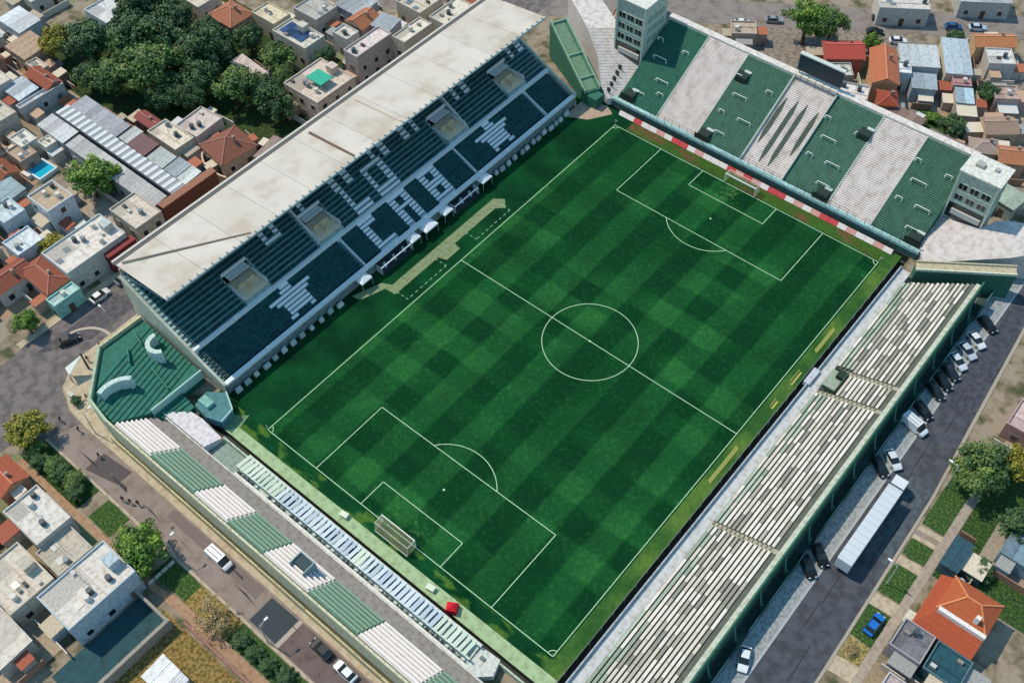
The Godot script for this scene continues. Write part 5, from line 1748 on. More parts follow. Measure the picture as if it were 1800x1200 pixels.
	plots.append({"o": null, "x": -121.3, "z": 39.0, "w": 6.5, "d": 6.5, "h": 1.0, "a": 0.0, "wall": "ffffff"})
	var p := thing("swimming_pool", "bright blue raised swimming pool with white rim among the houses at left", "pool", Vector3(-121.3, 0, 38.6), 0.06)
	s = Sh.new()
	for e in [[-2.6, 2.6, -2.4, -2.0], [-2.6, 2.6, 2.0, 2.4], [-2.6, -2.2, -2.0, 2.0], [2.2, 2.6, -2.0, 2.0]]:
		s.slab(e[0], e[1], 0, 1.0, e[2], e[3])
	part("rim", s, mat(hexc("d6e2e4"), "grain", 0.3), p)
	s = Sh.new()
	s.slab(-2.2, 2.2, 0, 0.8, -2.0, 2.0)
	part("water", s, mat(hexc("1fb4d2"), "grain", 0.2, 0.08), p)
	s = Sh.new()
	s.slab(-2.6, -0.2, 1.0, 1.1, 2.4, 3.4, true)
	s.slab(-2.6, -0.2, 0, 1.0, 2.42, 3.38)
	part("step_deck", s, mat(hexc("e3dcdc"), "grain", 0.3), p)
	# along the top, behind the grandstand
	var bh := house("house", "pale house with a dark blue panelled roof in the trees at the top", -107.2, -26.0, 11.4, 6.4, 5.4, "flat", "c8c4b8", "cfcabd")
	for a in 4:
		for b in 2:
			s = Sh.new()
			s.slab(-4.6 + a * 1.9, -2.8 + a * 1.9, 5.5, 5.72, -2.2 + b * 2.1, -0.2 + b * 2.1, true)
			part("solar_panel", s, mat([hexc("2c4468"), hexc("35507a"), hexc("24364f")][(a + b) % 3], "", 0.1, 0.25), bh)
	house("shed", "pinkish flat roof strip standing alone among the trees at the top", -109.1, -11.4, 9.4, 3.4, 3.6, "sheet", "b3a5a0", "c9b8b2", -5.0)
	var gc := house("house", "pinkish beige house with a turquoise roof canopy beside the grandstand roof", -89.6, -16.2, 11.0, 11.6, 6.4, "flat", "cdbcae", "cfc0b2")
	s = Sh.new()
	s.slab(-1.6, 3.2, 8.0, 8.2, -1.6, 2.2, true)
	part("canopy", s, mat(hexc("1fae8f"), "grain", 0.2, 0.6), gc)
	for e in [[-1.4, -1.4], [3.0, -1.4], [-1.4, 2.0], [3.0, 2.0]]:
		s = Sh.new()
		s.tube(Vector3(e[0], 6.4, e[1]), Vector3(e[0], 8.0, e[1]), 0.08, 0.08, 5)
		part("canopy_post", s, mat(hexc("b5b5ad"), "", 0.1), gc)
	house("house", "three storey house with pink white roof rising above the grandstand's back edge", -89.0, -31.5, 4.4, 11.4, 8.2, "flat", "b5aaa6", "d8ccc8")
	house("house", "cream three storey house next along the grandstand's back edge toward the top", -84.2, -41.4, 4.0, 9.4, 8.0, "flat", "c3b9a8", "ded8c8")
	house("house", "cream house at the top edge beside the grandstand roof", -82.0, -53.0, 6.0, 10.0, 7.6, "flat", "c9c0ae", "dcd5c4")
	house("house", "blue grey sheet roof near the top between orange tiles and cream house", -94.4, -42.6, 5.4, 5.0, 5.0, "sheet", "a3aab0", "b3bcc4", 8.0)
	house("house", "orange tiled house at the top edge left of the blue grey roof", -100.0, -40.4, 5.4, 6.0, 4.8, "gable", "c7a590", "c07a58")
	house("house", "white house in shade between the blue panelled roof and the orange tiles", -99.0, -33.6, 5.0, 4.0, 5.2, "flat", "c9c5be", "d0cdc6")
	house("house", "orange roofed house at the top edge among dark trees", -127.4, -22.0, 8.0, 7.0, 4.4, "hip", "c9a58e", "bf7b5b")
	house("house", "cream flat roofed house at the top edge left of the blue panelled roof", -118.8, -27.6, 8.0, 5.4, 5.0, "flat", "c9bd9e", "d5caae")
	house("house", "grey flat roofed house past the top edge behind the blue panelled roof", -112.0, -36.0, 8.0, 7.0, 5.0, "flat", "b9b5ae", "b5b2ac")
	house("house", "white roofed house at the very top edge behind dark trees", -152.0, -4.0, 9.0, 8.0, 4.6, "flat", "c9cdd0", "d3d6d6")

	# past the frame's left and top edges the same town goes on
	var edge := [[-168, 22, 9, 7, "sheet", "b9b2a8", "a8adb0", "grey sheet roof past the upper left corner, below the white one"], [-160, 27, 8, 7, "gable", "b98a74", "a5604a", "terracotta gable past the left edge, below the grey sheet roof"], [-150, 30, 7, 6, "flat", "c9c2b6", "cfc8bc", "cream flat roof past the left edge beside the blue grey sheet roof"], [-151, 38, 9, 7, "sheet", "a9a49c", "b5b9bb", "pale sheet roof past the left edge, level with the skylight workshop"], [-140, 36, 8, 6, "flat", "bdb5a8", "c6beb0", "tan flat roof past the left edge, left of the white flat roofs"], [-136, 44, 8, 7, "gable", "b08a78", "9c5a46", "brown gable past the left edge, left of the swimming pool"], [-126, 54, 8, 7, "flat", "c3c6c8", "cdd0d0", "light grey flat roof past the left edge, below the brick red roof"], [-117, 57, 8, 7, "sheet", "a9b0b4", "b0b8bc", "blue grey sheet roof past the left edge above the terracotta wing"], [-108, 62, 8, 7, "flat", "c9bfb0", "d0c6b6", "beige flat roof past the left edge beside the terracotta wing"], [-101, 70, 8, 7, "gable", "bfae9c", "a86a50", "orange brown gable past the left edge near the street corner"], [-175, 2, 9, 8, "flat", "c0bab0", "c9c4ba", "grey flat roof past the upper left corner, above the white one"], [-140, -22, 9, 7, "flat", "c9c0b0", "d2c8b8", "cream flat roof past the top edge behind the wood"], [-106, -44, 8, 7, "sheet", "a5a9ac", "b0b6ba", "grey sheet roof past the top edge, above the orange tiles"], [-94, -54, 8, 8, "flat", "c3b8a8", "cfc4b4", "tan flat roof past the top edge near the grandstand's far end"], [-88, -66, 9, 8, "gable", "b8957e", "b0694c", "orange gable past the top edge, behind the grandstand's far end"]]
	for e in edge:
		house("house", e[7], e[0], e[1], e[2], e[3], rng.randf_range(3.8, 5.4), e[4], e[5], e[6])

func houses_south_west() -> void:
	house("house", "white flat roofed house with dark pipes at the lower left edge", -46.5, 89.3, 9.6, 6.6, 5.0, "flat", "c9c4bc", "d6d2ca")
	house("house", "lower grey cream roof between the two white roofs at lower left", -38.4, 90.2, 6.4, 6.6, 3.8, "flat", "b3aca0", "bdb5a6")
	house("house", "large whitish flat roof with a long pale blue shaded side at lower left", -29.4, 91.6, 8.4, 12.6, 5.8, "flat", "b2c2ca", "d6cfc6")
	house("house", "worn cream flat roof at the left edge below the white roofs", -40.0, 98.2, 10.0, 8.0, 4.6, "flat", "c0b8aa", "cfc6b8")
	house("house", "small orange tiled roof peeping in at the lower left edge", -58.5, 88.5, 6.0, 5.0, 3.4, "gable", "b98a70", "c2694a")
	house("house", "worn tan flat roof in the bottom left corner", -47.5, 103.5, 9.0, 8.0, 4.2, "flat", "b5a896", "c2b29e")
	house("house", "pale sheet roof at the bottom edge left of the dark teal courtyard", -34.0, 105.5, 9.0, 6.0, 3.8, "sheet", "b0aca4", "b9b6ae")
	house("house", "brown gabled house at the left edge below the white flat roofed house", -57.0, 97.0, 7.0, 7.0, 4.0, "gable", "b8a18c", "a0624a")
	var s := Sh.new()
	s.slab(-24.8, -17.0, 0, 0.05, 87.2, 104.0)
	structure("courtyard", s, mat(hexc("1f4a52"), "stain", 0.06))
	for a in [[-16.8, 95.5, 0.5, 17.5, 2.6, "long grey wall beside the dark teal courtyard at lower left"], [-21.0, 87.0, 8.2, 0.35, 2.2, "short wall between the tan footpath and the dark teal courtyard"], [5.0, 85.4, 40.0, 0.3, 1.6, "low brick coloured wall along the tan footpath at the bottom"]]:
		s = Sh.new()
		s.slab(-a[2] / 2, a[2] / 2, 0, a[4], -a[3] / 2, a[3] / 2)
		s.slab(-a[2] / 2 - 0.06, a[2] / 2 + 0.06, a[4], a[4] + 0.12, -a[3] / 2 - 0.06, a[3] / 2 + 0.06, true)
		var o := part(numbered("boundary_wall"), s, mat(hexc("9a9488") if a[2] < 30 else hexc("9c7060"), "stain", 0.2), self)
		o.position = Vector3(a[0], 0, a[1])
		tag(o, a[5], "wall")
	house("house", "pale blue sheet roof at the bottom edge in the dry yard", -9.5, 93.0, 6.0, 4.0, 3.0, "sheet", "c3ccd3", "cfd6de")

func houses_north_east() -> void:
	var a := -52.0     # these streets run askew to the ground
	house("house", "coral red roofed house beside the big tree behind the scoreboard", -4.0, -102.2, 8.4, 6.2, 4.6, "gable", "b5685e", "cf5a4c", 38)
	house("house", "grey flat roof directly in front of the coral red roof", -1.2, -96.2, 5.2, 4.6, 3.8, "flat", "9a9c98", "c4c6bc", 38)
	house("house", "long orange terracotta house right of the coral red roof", 6.6, -101.6, 5.6, 12.0, 5.4, "gable", "d0a27c", "cd7a55", 30)
	house("house", "dark terracotta end block below the long orange house", 12.2, -92.6, 3.8, 4.6, 5.0, "hip", "b5765c", "a5492f", 30)
	house("house", "wide white sheet roof right of the long orange house", 10.8, -110.6, 8.6, 7.4, 4.8, "sheet", "c3c8cc", "d3dbde", 33)
	house("house", "small bright white roof tucked between orange house and grey roof", 9.9, -104.2, 3.8, 4.2, 4.9, "flat", "c9d0d6", "dbe2e6", 30)
	house("house", "blue grey sheet roof in front of the wide white roof", 15.6, -104.0, 5.4, 4.8, 4.0, "sheet", "9aa6ae", "aab9c3", 30)
	house("house", "long blue grey sheet roofed house with cream side right of the white roof", 17.6, -115.8, 5.8, 12.4, 4.8, "sheet", "d2c8b4", "a9b8c2", 31)
	house("house", "dull pink roofed link behind the small blue roof at upper right", 22.2, -109.4, 4.0, 3.2, 3.8, "flat", "b08a88", "b9878a", 31)
	house("house", "small light blue roof at the end of the long blue grey house", 24.8, -105.3, 3.8, 4.6, 3.8, "sheet", "b5a89c", "a9c0cc", 31)
	house("house", "orange tiled roof at the upper right edge", 21.6, -127.2, 9.0, 4.4, 4.6, "gable", "d3b48e", "cf8a5c", 38)
	house("house", "white and grey flat roof below the orange tiles at the upper right edge", 25.2, -122.8, 6.0, 5.8, 4.2, "flat", "c3bfba", "d0d2d0", 35)
	house("house", "dusty pink roof at the right edge below the white and grey roof", 31.5, -112.0, 5.4, 4.6, 3.8, "flat", "b59c94", "c0a39c", 35)
	house("house", "beige tiled roofs at the right edge above the short corner tower", 35.0, -101.0, 6.5, 5.0, 3.8, "gable", "c3ae98", "b59a86", 40)
	house("house", "white flat roofed building directly behind the end terrace, right of the scoreboard", 4.8, -91.0, 6.8, 5.0, 4.0, "flat", "b5b0aa", "dcd6d2", 20)
	house("shed", "brown sheet roofed shed behind the end terrace's top edge", 17.8, -90.8, 8.0, 3.4, 3.8, "sheet", "8a7468", "8d766c", -4)
	house("shed", "second brown shed farther along behind the end terrace", 28.0, -88.6, 8.0, 3.2, 3.8, "sheet", "8c7a70", "8a7570", -2)
	house("house", "pinkish grey roofed house just above the short corner tower", 35.2, -92.8, 5.4, 4.2, 3.8, "hip", "b0a095", "b39f95", 30)
	house("house", "orange roof at the right edge beside the short corner tower", 41.0, -93.5, 5.0, 5.0, 4.0, "gable", "b99a80", "c88660", 30)
	house("house", "grey green sheet roof behind the short corner tower", 44.0, -82.0, 9.0, 5.0, 3.6, "sheet", "9aa39a", "9fae9f", -10)
	house("house", "tan building between the covered ramp and the tall window tower", -50.5, -79.0, 6.0, 7.0, 5.0, "flat", "b08a74", "b89078", 20)
	house("house", "cream roofed house at the top left of the tall window tower", -52.0, -90.0, 7.0, 6.0, 5.0, "flat", "c3b6a6", "d0c3b4", 30)
	house("house", "tan house at the top edge between tower and tree", -27.0, -96.0, 6.0, 5.0, 3.6, "flat", "b5a390", "b8a896", 36)
	house("house", "white house past the street at the top right", -2.0, -128.0, 12.0, 7.0, 4.6, "flat", "c3c0ba", "cfccc6", 34)
	house("house", "grey house past the street at the far top right corner", 12.0, -143.0, 12.0, 7.0, 4.6, "sheet", "b5b5b2", "b5babd", 34)

func houses_south_east() -> void:
	var t := thing("house", "big orange tiled house with white gable band at lower right", "house", Vector3(77.5, 0, 9.0), 0, "houses around the ground")
	var s := Sh.new()
	s.slab(-4.4, 4.2, 0, 3.6, -4.6, 4.6)
	part("wall", s, mat(hexc("d9cdbf"), "stain", 0.15), t)
	s = Sh.new()
	s.slab(-2.8, 4.2, 3.6, 5.2, -4.6, 1.2)
	part("upper_wall", s, mat(hexc("e0dad2"), "stain", 0.15), t)
	var tm := mat(hexc("c8683c"), "tiles", 0.5, 0.9)
	s = Sh.new()      # upper roof: hipped over the back half
	var r0 := Vector3(-0.4, 7.2, -1.8); var r1 := Vector3(1.8, 7.2, -1.8)
	var e := [Vector3(-3.3, 5.2, -5.1), Vector3(4.7, 5.2, -5.1), Vector3(4.7, 5.2, 1.6), Vector3(-3.3, 5.2, 1.6)]
	s.quad(e[0], e[1], r1, r0, Vector3.UP)
	s.quad(e[3], e[2], r1, r0, Vector3.UP)
	s.tri(e[0], e[3], r0, Vector3.UP)
	s.tri(e[1], e[2], r1, Vector3.UP)
	s.quad(e[0], e[1], e[2], e[3], Vector3.DOWN)
	var rf := part("upper_roof", s, tm, t)
	s = Sh.new()
	for k in [[e[0], r0], [e[3], r0], [e[1], r1], [e[2], r1], [r0, r1]]:
		s.sloped(k[0] + Vector3(0, 0.12, 0), k[1] + Vector3(0, 0.12, 0), 0.26, 0.2)
	part("ridge", s, mat(hexc("d98a5c"), "grain", 0.3), rf)
	s = Sh.new()
	s.slab(2.0, 2.7, 5.6, 7.4, 0.0, 0.7)
	part("chimney", s, mat(hexc("e6e2dc"), "grain", 0.3), rf)
	s = Sh.new()      # lower roof sloping to the street and to the near side
	s.quad(Vector3(-5.0, 3.5, -5.0), Vector3(-2.9, 4.7, -5.0), Vector3(-2.9, 4.7, 1.9), Vector3(-5.0, 3.5, 5.1), Vector3.UP)
	s.quad(Vector3(-5.0, 3.5, 5.1), Vector3(-2.9, 4.7, 1.9), Vector3(4.6, 4.7, 1.9), Vector3(4.6, 3.5, 5.1), Vector3.UP)
	s.quad(Vector3(-5.0, 3.4, -5.0), Vector3(4.6, 3.4, -5.0), Vector3(4.6, 3.4, 5.1), Vector3(-5.0, 3.4, 5.1), Vector3.DOWN)
	part("lower_roof", s, mat(hexc("bf5a38"), "tiles", 0.5, 0.9), t)
	s = Sh.new()
	s.sloped(Vector3(-2.9, 5.6, 1.55), Vector3(4.6, 5.6, 1.55), 0.7, 1.0)
	part("white_parapet", s, mat(hexc("e8e4e0"), "stain", 0.3), t)
	for z in [-3.0, 0.0, 3.0]:
		opening(t, Vector3(-4.4, 1.2, z), -PI / 2, z == 0.0)
	for x in [-2.0, 1.5]:
		opening(t, Vector3(x, 1.2, 4.6), 0, false)
	house("house", "grey flat roofed garage in front of the orange tiled house at lower right", 74.0, 17.0, 5.0, 5.4, 3.6, "flat", "9b979a", "78777f")
	house("house", "dark teal flat roof at the bottom right corner", 79.8, 16.8, 5.6, 5.4, 3.0, "flat", "3f6670", "1f4f5c")
	house("shed", "dark teal sheet roofed shed behind the orange tiled house's street side", 72.9, -1.1, 2.9, 5.8, 2.8, "sheet", "45626a", "2f5766")
	house("house", "blue grey sheet roofed house at the right edge above the teal shed", 82.0, -8.5, 8.0, 6.0, 3.6, "sheet", "93a3ad", "7f98a6")
	house("house", "pink roofed house at the right edge past the large leafy tree", 73.0, -32.0, 9.0, 6.5, 3.8, "flat", "b58d86", "cdb5b2")
	house("house", "maroon roofed house at the right edge near the parked cars", 74.5, -42.0, 8.0, 6.0, 3.8, "gable", "8a6a64", "7a3f3c")
	house("house", "white flat roofed house at the bottom right edge behind the dry verge", 78.0, 27.5, 9.0, 8.0, 3.6, "flat", "c0b6b4", "b5a5a5")
	s = Sh.new()
	s.slab(-0.7, 0.7, 0, 2.4, -1.2, 1.2)
	var pw := part(numbered("gate_canopy"), s, mat(hexc("d3cfc0"), "stain", 0.2), self)
	pw.position = Vector3(72.0, 0, 13.0)
	tag(pw, "small cream gate shelter at the street side of the orange tiled house", "shelter")
	s = Sh.new()
	s.tube(Vector3(0, 0, 0), Vector3(0, 1.6, 0), 0.9, 0.9, 12)
	s.tube(Vector3(0, 1.6, 0), Vector3(0, 2.0, 0), 0.9, 0.1, 12)
	var wt := part(numbered("water_tank"), s, mat(hexc("d3dbe4"), "grain", 0.3, 0.6), self)
	wt.position = Vector3(75.4, 0, 2.2)
	tag(wt, "white round water tank behind the orange tiled house", "water tank")

# ---------------------------------------------------------------- trees and shrubs
var crowns := {}
const LEAF := {
	"dark": [Color(0.014, 0.05, 0.02), Color(0.032, 0.09, 0.026), Color(0.085, 0.165, 0.045)],
	"mid": [Color(0.03, 0.085, 0.02), Color(0.08, 0.16, 0.03), Color(0.19, 0.27, 0.06)],
	"bright": [Color(0.03, 0.10, 0.012), Color(0.08, 0.19, 0.02), Color(0.19, 0.31, 0.03)],
	"olive": [Color(0.03, 0.075, 0.02), Color(0.07, 0.14, 0.03), Color(0.15, 0.22, 0.04)],
	"yellow": [Color(0.14, 0.15, 0.015), Color(0.26, 0.25, 0.02), Color(0.36, 0.32, 0.04)],
	"dry": [Color(0.20, 0.14, 0.06), Color(0.30, 0.22, 0.10), Color(0.38, 0.30, 0.15)],
}

func crown_mesh(pal: String, variant: int) -> ArrayMesh:
	var key := "%s%d" % [pal, variant]
	if crowns.has(key):
		return crowns[key]
	var r := RandomNumberGenerator.new()
	r.seed = hash(key)
	var s := Sh.new()
	var cols: Array = LEAF[pal]
	var clumps := 85 if pal != "dry" else 34
	var lobes := []
	for k in 5:
		lobes.append(Vector3(r.randf_range(-0.45, 0.45), r.randf_range(-0.15, 0.35), r.randf_range(-0.45, 0.45)))
	for k in clumps + 24:
		var d := Vector3(r.randfn(), r.randfn() * 0.9 + 0.25, r.randfn()).normalized()
		var rad := r.randf_range(0.42, 0.66) if k < clumps else r.randf_range(0.05, 0.4)
		var o: Vector3 = lobes[k % 5] * 0.75 + d * rad * Vector3(1, 0.82, 1)
		o.y = maxf(o.y, -0.5)
		var cr := r.randf_range(0.14, 0.25)
		var tone: Color = cols[r.randi() % 3].lerp(cols[r.randi() % 3], 0.5)
		for q in (78 if pal != "dry" else 26):
			var e := Vector3(r.randfn(), r.randfn(), r.randfn()).normalized()
			var p := o + e * cr * pow(r.randf(), 0.4)
			var nn := (e + Vector3(r.randfn(), r.randfn() + 0.5, r.randfn()) * 0.7 + d * 0.5).normalized()
			var u := nn.cross(Vector3(r.randfn(), r.randfn(), r.randfn())).normalized()
			var w := nn.cross(u)
			var a := r.randf_range(0.032, 0.06); var b := a * r.randf_range(0.5, 0.9)
			var v := r.randf_range(0.7, 1.35)
			s.col = Color(tone.r * v, tone.g * v, tone.b * v)
			s.quad(p - u * a, p - w * b, p + u * a, p + w * b, nn)
	crowns[key] = s.mesh()
	return crowns[key]

func trunk_mesh(variant: int) -> ArrayMesh:
	var key := "trunk%d" % variant
	if crowns.has(key):
		return crowns[key]
	var r := RandomNumberGenerator.new()
	r.seed = 900 + variant
	var s := Sh.new()
	var top := Vector3(r.randf_range(-0.05, 0.05), 0.5, r.randf_range(-0.05, 0.05))
	s.tube(Vector3(0, -0.02, 0), Vector3(0, 0.06, 0), 0.062, 0.045, 8)
	s.tube(Vector3(0, 0.06, 0), top, 0.045, 0.032, 8)
	for k in 6:
		var a := TAU * k / 6 + r.randf() * 0.7
		var q := Vector3(cos(a) * 0.2, 0.66 + r.randf() * 0.14, sin(a) * 0.2)
		var base := top * r.randf_range(0.7, 1.0)
		s.tube(base, q, 0.024, 0.012, 5)
		s.tube(q, q + Vector3(cos(a) * 0.12, 0.12, sin(a) * 0.12), 0.012, 0.004, 4)
	crowns[key] = s.mesh()
	return crowns[key]

func tree(called: String, label: String, x: float, z: float, rad: float, h: float, pal: String, group := "trees among the houses") -> void:
	var t := thing(called, label, "tree" if called.ends_with("tree") else "shrub", Vector3(x, 0, z), rng.randf() * TAU, group)
	var k := rng.randi() % 2
	if called.ends_with("tree"):
		var tr := part("trunk", trunk_mesh(k), mat(hexc("5d4c3c"), "patchy", 0.6, 0.95), t)
		tr.scale = Vector3(h * 0.8, h, h * 0.8)
	else:
		var s := Sh.new()
		for a in 5:
			s.tube(Vector3(0, -0.02, 0), Vector3(cos(a * 1.3) * rad * 0.3, h * 0.5, sin(a * 1.3) * rad * 0.3), 0.06, 0.03, 4)
		part("stems", s, mat(hexc("5d4c3c"), "", 0.1), t)
	var cr := part("crown", crown_mesh(pal, k), leaf_mat(), t)
	var hh := minf(rad, h * 0.48)
	cr.scale = Vector3(rad, hh, rad) * 1.06
	cr.position.y = h - hh * 1.0

func trees() -> void:
	var T := "leafy_tree"
	tree(T, "yellow green tree at the top left edge of the wood", -151.0, 11.0, 5.0, 10, "yellow")
	tree(T, "large blue green tree at the left end of the wood", -144.0, 9.5, 7.0, 12, "dark")
	tree(T, "tall dark tree at the top of the wood, second from the left", -138.5, -0.5, 7.5, 13, "dark")
	tree(T, "big light crowned tree standing in the middle of the wood", -122.0, 4.6, 7.6, 13, "mid")
	tree(T, "medium green tree at the lower left of the big light crowned tree", -128.0, 11.5, 5.6, 10, "mid")
	tree(T, "dark tree behind the big light crowned tree", -129.5, -5.0, 6.5, 12, "dark")
	tree(T, "tall very dark tree right of the big light crowned tree, at the top", -119.0, -7.0, 6.5, 13, "dark")
	tree(T, "dark tree between the wood and the pinkish roof strip", -114.0, 0.0, 5.5, 11, "dark")
	tree(T, "green tree nearest the pinkish flat roof strip", -104.5, -3.5, 5.6, 10.5, "mid")
	tree(T, "dark green tree touching the grandstand roof edge", -92.5, -6.5, 5.0, 10, "dark")
	tree(T, "small green tree at the top left of the blue panelled roof", -117.5, -19.0, 4.2, 8.5, "dark")
	tree(T, "round green tree in front of the blue panelled roof", -104.6, -17.2, 4.4, 8, "mid")
	tree(T, "small tree between the pinkish strip and the turquoise canopy house", -99.5, -13.5, 3.2, 7, "mid")
	tree(T, "dark tree beside the orange roof at the top edge", -121.0, -13.0, 4.6, 10, "dark")
	tree(T, "dark small tree right of the blue panelled roof", -96.8, -24.5, 3.0, 7, "dark")
	tree(T, "dark tree at the lower edge of the wood above the skylight roof", -116.0, 9.0, 4.6, 8, "dark")
	tree(T, "dark tree filling the wood's far edge at the top", -147.0, -9.0, 7.0, 12, "dark")
	tree(T, "dark tree just past the top edge behind the wood", -134.5, -12.5, 6.0, 11, "dark")
	tree(T, "round bright green tree in front of the grey workshops at left", -105.6, 35.6, 6.2, 9.5, "bright")
	tree(T, "small bright yellow tree among the white roofs at left", -97.6, 51.6, 3.3, 6.0, "yellow")
	tree(T, "small bright green tree at the left edge by the street corner", -84.5, 66.4, 3.0, 5.6, "bright")
	tree(T, "yellow green tree at the left edge beside the road junction", -64.6, 80.2, 4.2, 6.5, "yellow")
	tree(T, "round green tree standing by the near road at lower left", -29.6, 82.4, 5.0, 8.5, "bright")
	tree(T, "sparse dry tan tree beside the near road at the bottom", -11.4, 82.0, 3.6, 5.0, "dry")
	tree(T, "large spreading tree with yellow green top at the right edge", 70.5, -17.5, 6.0, 8.5, "olive")
	tree(T, "bright yellow green tree behind the large spreading tree at the right edge", 73.2, -22.0, 3.8, 8.5, "yellow")
	tree(T, "dark tree in the shaded garden at the right edge", 78.5, -12.5, 4.0, 6.5, "dark")
	tree(T, "big tree behind the scoreboard at the top", -15.0, -104.0, 6.2, 12, "bright")
	tree(T, "second crown right of the big tree behind the scoreboard", -9.5, -106.0, 4.6, 11, "mid")
	tree(T, "small round bright green tree between coral roof and the far street", -1.2, -111.5, 2.7, 5.5, "bright")
	tree(T, "small dark tree by the far street near the upper right", 13.2, -124.8, 2.6, 5, "dark")
	tree(T, "dark green tree at the upper right among blue roofs", 27.6, -110.6, 3.0, 6, "dark")
	tree(T, "dark spreading tree above the short corner tower", 27.8, -95.5, 3.8, 6, "dark")
	var fill := [[-133.5, 4.5, "dark tree filling the wood between the blue green tree and the big light one"], [-126.0, -12.5, "dark tree at the wood's top edge near the orange roof"], [-110.0, 5.5, "dark tree in the wood above the pinkish flat roofed house"], [-122.5, -3.0, "dark tree close behind the big light crowned tree's right side"], [-136.0, 13.5, "dark tree at the wood's lower left beside the white wall"], [-98.5, -7.0, "dark tree between the two trees nearest the grandstand roof"], [-142.0, -7.0, "dark tree behind the tall tree at the top of the wood"], [-116.5, 3.5, "dark tree right under the big light crowned tree"]]
	for a in fill:
		tree(T, a[2], a[0], a[1], rng.randf_range(3.8, 5.0), rng.randf_range(7, 10.5), "dark" if rng.randf() < 0.6 else "mid")
	var S := "leafy_shrub"
	for k in 6:
		tree(S, ["dark green shrub nearest the yellow green tree, first in the roadside hedge", "second shrub in the roadside hedge at left", "third shrub in the roadside hedge at left", "fourth shrub in the roadside hedge at left", "fifth shrub in the roadside hedge at left", "last shrub in the roadside hedge, nearest the mown lawn"][k], -60.5 + k * 2.6, 81.4 + (k % 2) * 0.8, 2.1, 2.8, "dark" if k % 2 else "mid", "roadside hedge at left")
	for k in 4:
		tree(S, ["dark shrub nearest the dry tan tree at the bottom", "second dark shrub right of the dry tan tree", "third dark shrub right of the dry tan tree", "last dark shrub at the bottom edge by the near road"][k], -6.0 + k * 3.0, 81.2, 1.8, 2.2, "dark", "shrubs by the near road")
	tree(S, "small dark shrub on the pavement beside the corner terrace", -64.2, 70.9, 1.2, 1.8, "dark", "")
	tree(S, "olive shrub in the shaded garden above the grey square shed", -131.0, 26.6, 2.4, 3.0, "olive", "")
	tree(S, "green shrub in the garden behind the end terrace", 22.0, -97.5, 2.0, 2.2, "bright", "")
	tree(S, "dark shrub beside the teal shed at lower right", 77.5, -1.5, 2.6, 3.0, "dark", "")
	tree(S, "dry yellow shrub on the verge at the bottom right", 67.6, 22.6, 1.6, 1.4, "dry", "")

# ---------------------------------------------------------------- vehicles
func loft(s: Sh, st: Array) -> void:     # stations along x: [x, half width below, half width above, y below, y above]
	for k in st.size() - 1:
		var a: Array = st[k]; var b: Array = st[k + 1]
		var al := Vector3(a[0], a[3], a[1]); var au := Vector3(a[0], a[4], a[2]); var bl := Vector3(b[0], b[3], b[1]); var bu := Vector3(b[0], b[4], b[2])
		var m := Vector3(1, 1, -1)
		s.quad(al, bl, bu, au, Vector3.BACK)
		s.quad(al * m, bl * m, bu * m, au * m, Vector3.FORWARD)
		s.quad(au, bu, bu * m, au * m, Vector3.UP)
		s.quad(al, bl, bl * m, al * m, Vector3.DOWN)
	for e in [0, st.size() - 1]:
		var a: Array = st[e]
		s.quad(Vector3(a[0], a[3], a[1]), Vector3(a[0], a[4], a[2]), Vector3(a[0], a[4], -a[2]), Vector3(a[0], a[3], -a[1]), Vector3(-1 if e == 0 else 1, 0, 0))

func wheels(t: Node3D, xs: Array, hw: float, r: float) -> void:
	for x in xs:
		for q in [-1, 1]:
			var s := Sh.new()
			s.tube(Vector3(0, 0, -0.12), Vector3(0, 0, 0.12), r, r, 12)
			var w := part("wheel", s, mat(hexc("1c1c1e"), "", 0.1), t)
			w.position = Vector3(x, r, q * hw)
			s = Sh.new()
			s.tube(Vector3(0, 0, 0.12 * q), Vector3(0, 0, 0.135 * q), r * 0.6, r * 0.55, 10)
			part("rim", s, mat(hexc("9b9fa4"), "", 0.1, 0.4, 0.6), w)

